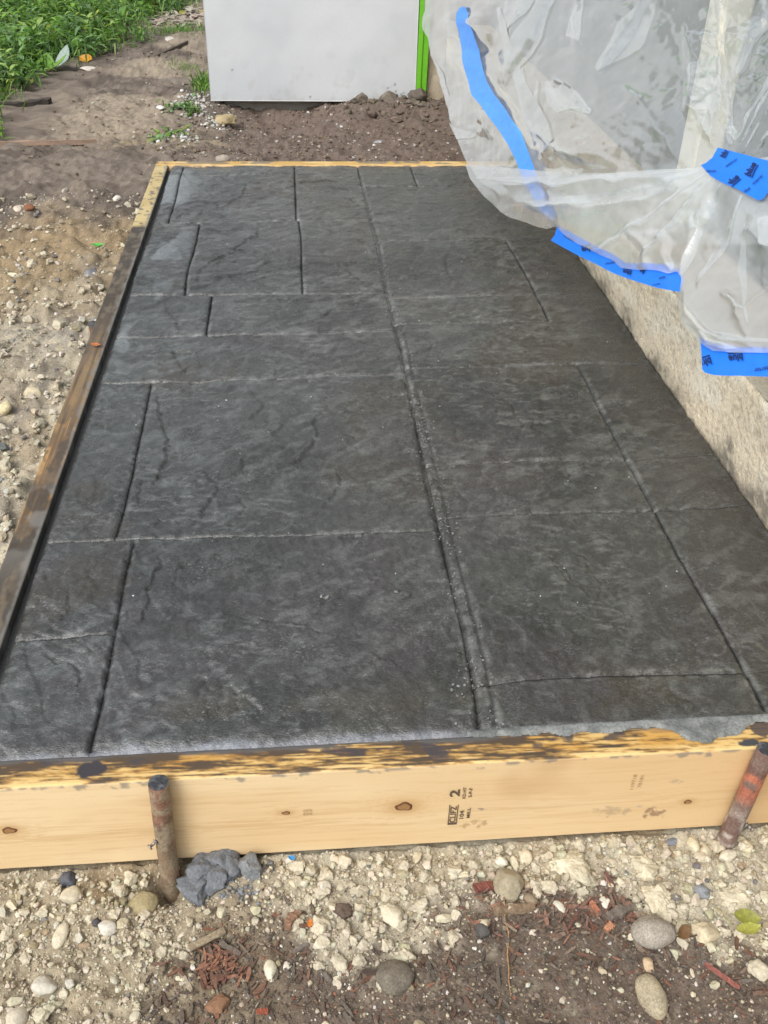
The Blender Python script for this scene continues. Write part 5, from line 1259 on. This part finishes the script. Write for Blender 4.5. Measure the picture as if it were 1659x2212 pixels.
scatter('cement_spill', np.stack([x, y, Zg(x, y) + r * .3], -1), r, SH2, jit((0.17, 0.17, 0.17), len(x), .2), M_CEMENT, 363, smooth=True)
# grouped lumps that nothing tells apart
spots = []
for k in range(900):
    x = rg.uniform(-.47, .43); y = rg.uniform(-.135, -.010)
    if pfront(np.array([x]), np.array([y]))[0] > .6 and all((x - a) ** 2 + (y - b) ** 2 > .00028 for a, b in spots) and (x > -.19 or rg.random() < .4) and not (-.28 < x < -.19 and y > -.05):
        spots.append((x, y))
    if len(spots) >= 130: break
protos = []
for k, (x, y) in enumerate(spots):
    s = rg.uniform(.010, .019); a = rg.uniform(.75, 1.2)
    if k < 16:
        o = stone('limestone_lump', 'pale crumbly limestone lump in the crushed gravel along the front board', x, y, .015, .015 * a, np.array(CREAM) * rg.uniform(.86, 1.05), 400 + k, .013, planes=10, cut=.52, lump=.7, fine=.34, sub=4, cat='stone', group='pale lumps in the crushed gravel', sink=.38)
        protos.append(o)
    else:
        o = protos[k % 16].copy(); COL.objects.link(o)
        o.location = (x, y, float(Zg(np.array([x]), np.array([y]))[0]) + .002)
        o.rotation_euler = (rg.normal() * .3, rg.normal() * .3, rg.uniform(0, 6.28)); o.scale = [s / .015] * 3
spots = []
for k in range(600):
    x = rg.uniform(-1.02, -.575); y = rg.uniform(.1, 1.75)
    if pleft(np.array([x]), np.array([y]))[0] > .35 and all((x - a) ** 2 + (y - b) ** 2 > .0012 for a, b in spots): spots.append((x, y))
    if len(spots) >= 60: break
for k, (x, y) in enumerate(spots):
    o = protos[k % 16].copy(); COL.objects.link(o); o.name = 'rubble_lump'
    o['label'] = 'pale limestone lump on the rubble left of the slab'; o['group'] = 'pale lumps in the left rubble'
    o.location = (x, y, float(Zg(np.array([x]), np.array([y]))[0]) + .003)
    o.rotation_euler = (rg.normal() * .3, rg.normal() * .3, rg.uniform(0, 6.28)); o.scale = [rg.uniform(.9, 1.9)] * 3
stone('stone', 'round yellowish stone at the left edge beside the form board', -.679, .924, .025, .030, (0.55, 0.48, 0.30), 371, .024, planes=3)
stone('stone', 'brown red flat stone near the left edge beyond the rubble', -.881, 2.083, .033, .04, (0.24, 0.11, 0.06), 372, .014)
stone('stone', 'bright white stone left of the clean far end of the side board', -.657, 2.20, .025, .036, (0.66, 0.62, 0.54), 373, .016, planes=10, cut=.62)
stone('stone', 'pale pink stone left of the brown red stone', -.926, 2.14, .034, .05, (0.55, 0.47, 0.38), 374, .014)
stone('stone', 'small pale stone alone in the dark mud left of the slab', -.819, 2.268, .018, .03, (0.46, 0.42, 0.34), 375, .014)
stone('stone', 'pale upright stone beside the side board near the grey cement splat', -.600, 1.519, .020, .028, (0.56, 0.51, 0.40), 376, .016, planes=9, cut=.62)
stone('stone', 'flat pale stone in front of the short rusty stake', -.628, 1.433, .031, .030, (0.56, 0.51, 0.39), 377, .012)
stone('stone', 'big pale slab of rubble against the side board', -.650, 1.00, .045, .055, (0.53, 0.46, 0.32), 378, .018, planes=9, cut=.64, rot=.4, fine=.12, sub=4)
stone('cement_splat', 'grey wet cement splat on the ground left of the side board', -.638, 1.613, .036, .085, (0.19, 0.19, 0.20), 379, .016, lump=.6, fine=.2, sub=4, mat=M_CEMENT, cat='cement clod')
stone('stone', 'grey flat stone chip lying behind the far form board', -.365, 2.60, .055, .05, (0.30, 0.26, 0.215), 380, .028, planes=10, cut=.6, rot=.3, sink=-.1)
stone('stone', 'blue grey flat chip on the dirt mound beyond the slab', .206, 3.213, .045, .05, (0.27, 0.27, 0.28), 381, .018, planes=10, cut=.6)
stone('stone', 'long pale stone beside the orange leaf at the edge of the weeds', -1.165, 4.675, .085, .07, (0.55, 0.50, 0.44), 382, .03)
stone('stone', 'white flat stone on the bare dirt left of the wall', -.695, 3.707, .038, .05, (0.66, 0.64, 0.60), 383, .014, rot=.4)
stone('stone', 'pale stone below the far grassy patch', -.849, 5.67, .066, .08, (0.50, 0.47, 0.42), 384, .03)
stone('dirt_clod', 'grey dirt clod under the middle of the white wall', .171, 3.80, .066, .07, (0.15, 0.125, 0.10), 385, .055, lump=.4, fine=.16, cat='clod', sub=4)
stone('dirt_clod', 'largest grey dirt clod under the white wall, right of the middle', .297, 3.81, .085, .07, (0.17, 0.145, 0.12), 386, .07, lump=.4, fine=.16, cat='clod', sub=4)
stone('dirt_clod', 'dark clod at the right corner under the green flange', .425, 3.80, .09, .08, (0.12, 0.10, 0.085), 387, .06, lump=.4, fine=.16, cat='clod', sub=4)
stone('rubble_clod', 'yellow tan rubble heap at the left corner under the white wall', -.424, 3.67, .11, .13, (0.36, 0.29, 0.17), 388, .06, lump=.6, fine=.2, cat='clod', sub=4)

def zg1(x, y): return float(Zg(np.array([x]), np.array([y]))[0])
def plank(label, x0, y0, x1, y1, w, h, col, cat, name, lift=.002, taper=.75, seed=1, curve=0.0):
    n = 12; V = []; F = []; C = []
    r = np.random.default_rng(seed)
    d = np.array((x1 - x0, y1 - y0)); ln = np.linalg.norm(d); d /= ln; nn = np.array((-d[1], d[0]))
    za, zb = zg1(x0, y0), zg1(x1, y1)
    for i in range(n):
        t = i / (n - 1); e = 1 if 0 < i < n - 1 else taper
        c = np.array((x0, y0)) + d * ln * t + nn * curve * ln * math.sin(math.pi * t)
        ww = w / 2 * e * (1 + .12 * r.normal()); z = za + (zb - za) * t + lift
        for a, b in ((-ww, 0), (ww, 0), (ww * .85, h), (-ww * .85, h)):
            q = c + nn * a; V.append((q[0], q[1], z + b * (1 + .1 * r.normal()))); C.append(np.array(col) * r.uniform(.8, 1.2))
    for i in range(n - 1):
        for j in range(4): F.append((i * 4 + j, i * 4 + (j + 1) % 4, i * 4 + 4 + (j + 1) % 4, i * 4 + 4 + j))
    F.append((3, 2, 1, 0)); e = (n - 1) * 4; F.append((e, e + 1, e + 2, e + 3))
    return thingmesh(name, V, F, M_CHIP, C, label, cat, smooth=False)
plank('flat grey wood splinter lying at the upper edge of the red bark pile', -.268, -.104, -.231, -.085, .0085, .002, (0.27, 0.22, 0.15), 'wood chip', 'wood_splinter', .006, .95, 1)
plank('thin pale stick left of the red bark pile', -.278, -.124, -.262, -.148, .005, .0022, (0.34, 0.28, 0.21), 'stick', 'stick', .004, .6, 2)
plank('dark grey bark chip right of the wood splinter', -.236, -.098, -.213, -.112, .006, .002, (0.14, 0.115, 0.095), 'bark chip', 'bark_chip', .004, .6, 3)
plank('brown curled bark piece in the gravel beside the orange petal', -.163, -.091, -.149, -.071, .010, .003, (0.22, 0.13, 0.085), 'bark chip', 'bark_chip', .006, .6, 4, .18)
plank('brown bark slab below the blocky olive stone', .066, -.086, .114, -.084, .011, .005, (0.20, 0.145, 0.095), 'bark chip', 'bark_chip', .004, .8, 5)
plank('dark red bark piece left of the blocky olive stone', .048, -.060, .072, -.053, .011, .005, (0.20, 0.075, 0.06), 'bark chip', 'bark_chip', .004, .7, 6)
plank('dark grey split bark chunk upper left of the speckled stone', .193, -.100, .226, -.086, .013, .005, (0.15, 0.125, 0.105), 'bark chip', 'bark_chip', .004, .7, 7)
plank('thin red stick lying in the soil at the right', .283, -.160, .314, -.185, .0045, .003, (0.26, 0.10, 0.08), 'stick', 'stick', .004, .6, 8)
plank('orange brown bark chip left of the speckled stone', .188, -.114, .197, -.107, .008, .003, (0.38, 0.19, 0.11), 'bark chip', 'bark_chip', .006, .9, 9)
plank('orange bark chip below the upper white pebble', .179, -.081, .185, -.092, .0065, .003, (0.36, 0.15, 0.09), 'bark chip', 'bark_chip', .006, .8, 10)
plank('red bark chip at the bottom edge left of the big dark stone', -.195, -.174, -.183, -.172, .0055, .003, (0.32, 0.10, 0.06), 'bark chip', 'bark_chip', .005, .7, 11)
plank('dark thin stick on the bare dirt left of the white wall', -.859, 5.065, -.731, 5.492, .022, .015, (0.10, 0.08, 0.06), 'stick', 'stick', .004, .5, 12)
plank('flat grey wood sliver pointing at the white wall', -.775, 4.385, -.575, 4.349, .055, .012, (0.20, 0.17, 0.14), 'stick', 'wood_splinter', .002, .2, 13)
plank('long pale twig half buried at the left behind the slab', -1.45, 3.01, -.869, 3.113, .022, .016, (0.27, 0.19, 0.14), 'twig', 'twig', -.004, .5, 14, .02)
plank('dark root at the left edge under the weeds', -1.43, 3.78, -1.198, 3.918, .035, .02, (0.06, 0.05, 0.042), 'root', 'root', 0, .4, 15, -.08)
pts = [(.080, -.073), (.0800, -.084), (.0775, -.096), (.0795, -.108), (.0775, -.120), (.0740, -.132), (.0735, -.145), (.0705, -.160), (.070, -.175)]
V, F = tube([(a, b, zg1(a, b) + .0035 + .001 * math.sin(i)) for i, (a, b) in enumerate(pts)], [.0008] * 7 + [.0006, .0004], 6)
thingmesh('root', V, F, M_CHIP, (0.36, 0.21, 0.10), 'thin curly yellow root running down the soil under the olive stone', 'root')
# scraps
def leaf(name, label, x, y, ln, w, rot, col, z=None, curl=.25, fold=.3, roll=0.0, cat='leaf', pitch=0.0, mat=None, tilt=0.0):
    m, k = 11, 5; V = []; C = []
    for i in range(m):
        t = i / (m - 1); ww = w / 2 * (math.sin(math.pi * min(1, t * .96 + .03)) ** .75)
        for j in range(k):
            a = (j / (k - 1) - .5) * 2
            V.append(((t - .5) * ln, a * ww, abs(a) * ww * fold + curl * ln * (t - .5) ** 2 * 2 + .0006 * math.sin(i * 2.3 + j)))
            C.append(np.array(col) * (1.12 if j == 2 else 1.0) * (1 + .15 * math.sin(i * 1.7 + j * 2.1)))
    V = np.array(V); R = Matrix.Rotation(rot, 3, 'Z') @ Matrix.Rotation(tilt, 3, 'X') @ Matrix.Rotation(pitch, 3, 'Y')
    V = V @ np.array(R).T
    gz = zg1(x, y) if z is None else z
    V += np.array((x, y, gz - V[:, 2].min() + .002))
    return thingmesh(name, V, gridF(k, m), mat or M_LEAF, C, label, cat)
yl = empty('leaf', (.345, -.122, zg1(.345, -.122)), 'torn yellow green leaf at the right edge of the gravel', 'leaf')
for (x, y, rt, cc, tl) in ((.347, -.1155, -.25, (0.26, 0.27, 0.055), .35), (.343, -.130, .12, (0.42, 0.44, 0.10), -.25)):
    o = leaf('leaf_half', '', x, y, .029, .017, rt, cc, zg1(.345, -.122) + .007, .2, .3, tilt=tl); del o['category']
    l0 = o.location.copy(); put(o, yl); o.location = l0
V, F = tube([(.318, -.098, zg1(.318, -.098) + .006), (.325, -.108, zg1(.32, -.10) + .008), (.333, -.117, zg1(.33, -.117) + .007)], [.0006, .0007, .0008], 6)
put(mesh('stalk', V, F, M_LEAF, (0.50, 0.45, 0.22)), yl)
leaf('leaf', 'curled dry brown leaf between the speckled stone and the rough cream stone', .272, -.124, .020, .014, .5, (0.20, 0.115, 0.055), zg1(.272, -.124) + .006, .3, .5, tilt=.5)
leaf('petal', 'tiny bright orange petal on the pale gravel', -.138, -.086, .0105, .006, 1.4, (0.72, 0.24, 0.05), zg1(-.138, -.086) + .004, .2, .2, cat='petal')
leaf('plastic_scrap', 'tiny bright blue plastic scrap on the gravel near the board', -.157, -.010, .0085, .006, -.6, (0.05, 0.32, 0.75), zg1(-.157, -.010) + .004, .3, .5, cat='scrap')
leaf('leaf', 'small orange leaf lying on the left form board', -.526, 1.056, .020, .014, -.3, (0.55, 0.20, 0.075), .0015, .25, .25)
leaf('leaf', 'small bright green leaf on the rubble left of the slab', -.646, 1.791, .034, .018, .1, (0.10, 0.50, 0.08), None, .3, .5)
leaf('leaf', 'bright orange leaf at the edge of the weeds', -1.209, 4.90, .085, .06, -.5, (0.62, 0.30, 0.03), None, .3, .4, tilt=.6)
leaf('leaf', 'small yellow leaf near the far corner of the white wall', -.735, 6.75, .07, .05, .2, (0.62, 0.48, 0.05), None, .3, .4, tilt=.6)
leaf('leaf', 'small yellow leaf on the pale leaf litter', -.86, 6.62, .07, .045, .9, (0.55, 0.50, 0.10), None, .3, .4, tilt=.6)

# ------------------------------------------------------------------ weeds and grass
def leaves(base, dirs, ln, wd, droop, cols, seg=4):
    """many leaves: base points, unit directions, lengths, widths, droop -> one mesh"""
    n = len(base); t = np.linspace(0, 1, seg + 1)
    d = dirs / np.linalg.norm(dirs, axis=1, keepdims=True)
    side = np.cross(d, (0, 0, 1.0)); side /= np.linalg.norm(side, axis=1, keepdims=True) + 1e-9
    p = base[:, None, :] + d[:, None, :] * (ln[:, None] * t)[..., None]
    p[..., 2] -= (droop * ln)[:, None] * t ** 2
    w = wd[:, None] * np.sin(np.pi * (t * .93 + .05)) ** .8 * .5
    A = p - side[:, None, :] * w[..., None]; B = p + side[:, None, :] * w[..., None]
    A[..., 2] += w * .3; B[..., 2] += w * .3
    V = np.stack([A, p, B], 2).reshape(-1, 3); m = (seg + 1) * 3
    f = []
    for i in range(seg):
        f += [(i * 3, i * 3 + 1, i * 3 + 4, i * 3 + 3), (i * 3 + 1, i * 3 + 2, i * 3 + 5, i * 3 + 4)]
    f = np.array(f); F = (f[None] + (np.arange(n) * m)[:, None, None]).reshape(-1, 4)
    return V, F, np.repeat(cols, m, 0)
GREENS = np.array([(0.11, 0.24, 0.030), (0.16, 0.30, 0.04), (0.07, 0.16, 0.025), (0.25, 0.37, 0.10), (0.16, 0.28, 0.11)])
GB = [(-1.262, 3.241), (-1.395, 3.804), (-1.366, 4.217), (-1.344, 4.532), (-1.211, 4.953), (-1.088, 5.296), (-1.094, 6.182), (-.80, 7.0), (-.65, 9.5), (-9, 9.5), (-9, 3.2)]
def weeds(n, x, y, hmin, hmax, seed, per=9, lmin=.03, lmax=.075):
    r = np.random.default_rng(seed); B = []; D = []; Ln = []; W = []; C = []; Dr = []
    z = Zg(x, y); H = r.uniform(hmin, hmax, n)
    for k in range(n):
        lean = r.normal(size=2) * .25
        g = GREENS[r.integers(0, 5)] * r.uniform(.75, 1.3)
        for q in range(per):
            f = (q + r.random()) / per; a = q * 2.4 + r.random()
            el = r.uniform(.1, .9)
            B.append((x[k] + lean[0] * H[k] * f, y[k] + lean[1] * H[k] * f, z[k] + H[k] * f)); D.append((math.cos(a) * math.cos(el), math.sin(a) * math.cos(el), math.sin(el)))
            l = r.uniform(lmin, lmax); Ln.append(l); W.append(l * r.uniform(.22, .42)); Dr.append(r.uniform(.1, .8)); C.append(g * r.uniform(.85, 1.2) * ((1.5, 1.2, .7) if r.random() < .05 else (1, 1, 1)))
        B.append((x[k], y[k], z[k])); D.append((lean[0], lean[1], 1)); Ln.append(H[k]); W.append(.004); Dr.append(0); C.append(g * .8)
    return [np.array(q) for q in (B, D, Ln, W, Dr, C)]
x = rg.uniform(-3.6, -.75, 5200); y = 3.15 + 6 * rg.random(5200) ** 1.3
d, _, _ = segdist(x, y, GB, True); k = inpoly(x, y, GB) & (rg.random(len(x)) < sst(-.03, .22, d) * .9 + .08); x, y, d = x[k], y[k], d[k]
B, D, Ln, W, Dr, C = weeds(len(x), x, y, .03, .19, 71, 10, .035, .095)
V, F, C = leaves(B, D, Ln, W, Dr, C, 3)
tag(mesh('weeds', V, F, M_GRASS, C), kind='stuff')
def blades(x, y, hmin, hmax, seed, cols=GREENS):
    r = np.random.default_rng(seed); n = len(x); a = r.uniform(0, 6.28, n); el = r.uniform(.7, 1.45, n)
    D = np.stack([np.cos(a) * np.cos(el), np.sin(a) * np.cos(el), np.sin(el)], -1)
    ln = r.uniform(hmin, hmax, n)
    return leaves(np.stack([x, y, Zg(x, y)], -1), D, ln, ln * r.uniform(.03, .07, n) + .0015, r.uniform(.1, .6, n), cols[r.integers(0, len(cols), n)] * r.uniform(.8, 1.3, (n, 1)), 3)
x = rg.uniform(-3.6, -.7, 16000); y = 3.1 + 6 * rg.random(16000) ** 1.2
d, _, _ = segdist(x, y, GB, True); s = np.where(inpoly(x, y, GB), d, -d); k = rg.random(len(x)) < sst(-.10, .12, s + (fbm(x, y, 6, 2, 951) - .5) * .2)
V, F, C = blades(x[k], y[k], .05, .17, 72); tag(mesh('grass', V, F, M_GRASS, C), kind='stuff')
n = 700; x = -.82 + rg.normal(size=n) * .10; y = 6.02 + rg.normal(size=n) * .10
V, F, C = blades(x, y, .02, .06, 73); tag(mesh('grass', V, F, M_GRASS, C), kind='stuff')
n = 160; x = rg.uniform(-1.0, -.66, n); y = rg.uniform(6.15, 6.95, n); a = rg.uniform(0, 6.28, n)
ln = rg.uniform(.03, .09, n)
V, F, C = leaves(np.stack([x, y, Zg(x, y) + .008], -1), np.stack([np.cos(a), np.sin(a), rg.uniform(-.1, .35, n)], -1), ln, ln * .6, rg.uniform(0, .3, n), jit((0.50, 0.44, 0.36), n, .25), 3)
tag(mesh('leaf_litter', V, F, M_LEAF, C), kind='stuff')
def tuft(label, x, y, rx, ry, n, h0, h1, seed, name='weed_tuft', broad=False):
    r = np.random.default_rng(seed); xs = x + r.normal(size=n) * rx * .4; ys = y + r.normal(size=n) * ry * .4
    if broad:
        q = weeds(n, xs, ys, h0, h1, seed, 5, .02, .045); V, F, C = leaves(*q, 3)
    else: V, F, C = blades(xs, ys, h0, h1, seed)
    return thingmesh(name, V, F, M_GRASS, C, label, 'weed')
tuft('small green weed at the pale pebbles by the wall corner', -.606, 3.72, .12, .14, 26, .01, .04, 81, broad=True)
tuft('green grass tuft against the left edge of the white wall', -.545, 4.20, .06, .22, 150, .05, .14, 82)
tuft('faint grassy sprig on the bare dirt left of the wall', -.686, 4.69, .10, .20, 90, .02, .06, 83)
tuft('low weed in the pale pebbles just behind the far form board', -.60, 3.30, .10, .16, 16, .008, .025, 84, broad=True)
tuft('leafy weed clump at the far left edge behind the rubble', -1.30, 3.16, .10, .14, 24, .03, .10, 85, broad=True)
tuft('thin weedy stems standing at the corner of the weeds', -1.02, 5.60, .10, .30, 40, .04, .20, 86, broad=True)
pl = empty('broadleaf_plant', (-1.33, 4.60, zg1(-1.33, 4.60)), 'broad-leaved plant with pale shiny leaves at the edge of the weeds', 'plant')
for (dx, dy, ln, w, rt, pt, cc) in ((.03, .02, .14, .07, .3, -.5, (0.20, 0.36, 0.07)), (-.07, -.03, .12, .06, 2.7, -.3, (0.13, 0.26, 0.08)), (.05, .10, .13, .08, .9, -.8, (0.36, 0.45, 0.40)), (-.02, .06, .11, .05, 1.9, -.6, (0.15, 0.32, 0.05))):
    o = leaf('leaf_blade', '', -1.33 + dx, 4.60 + dy, ln, w, rt, cc, zg1(-1.33, 4.60) + .01, .3, .3, pitch=pt); del o['category']
    l0 = o.location.copy(); put(o, pl); o.location = l0
print('objects', len(bpy.data.objects))
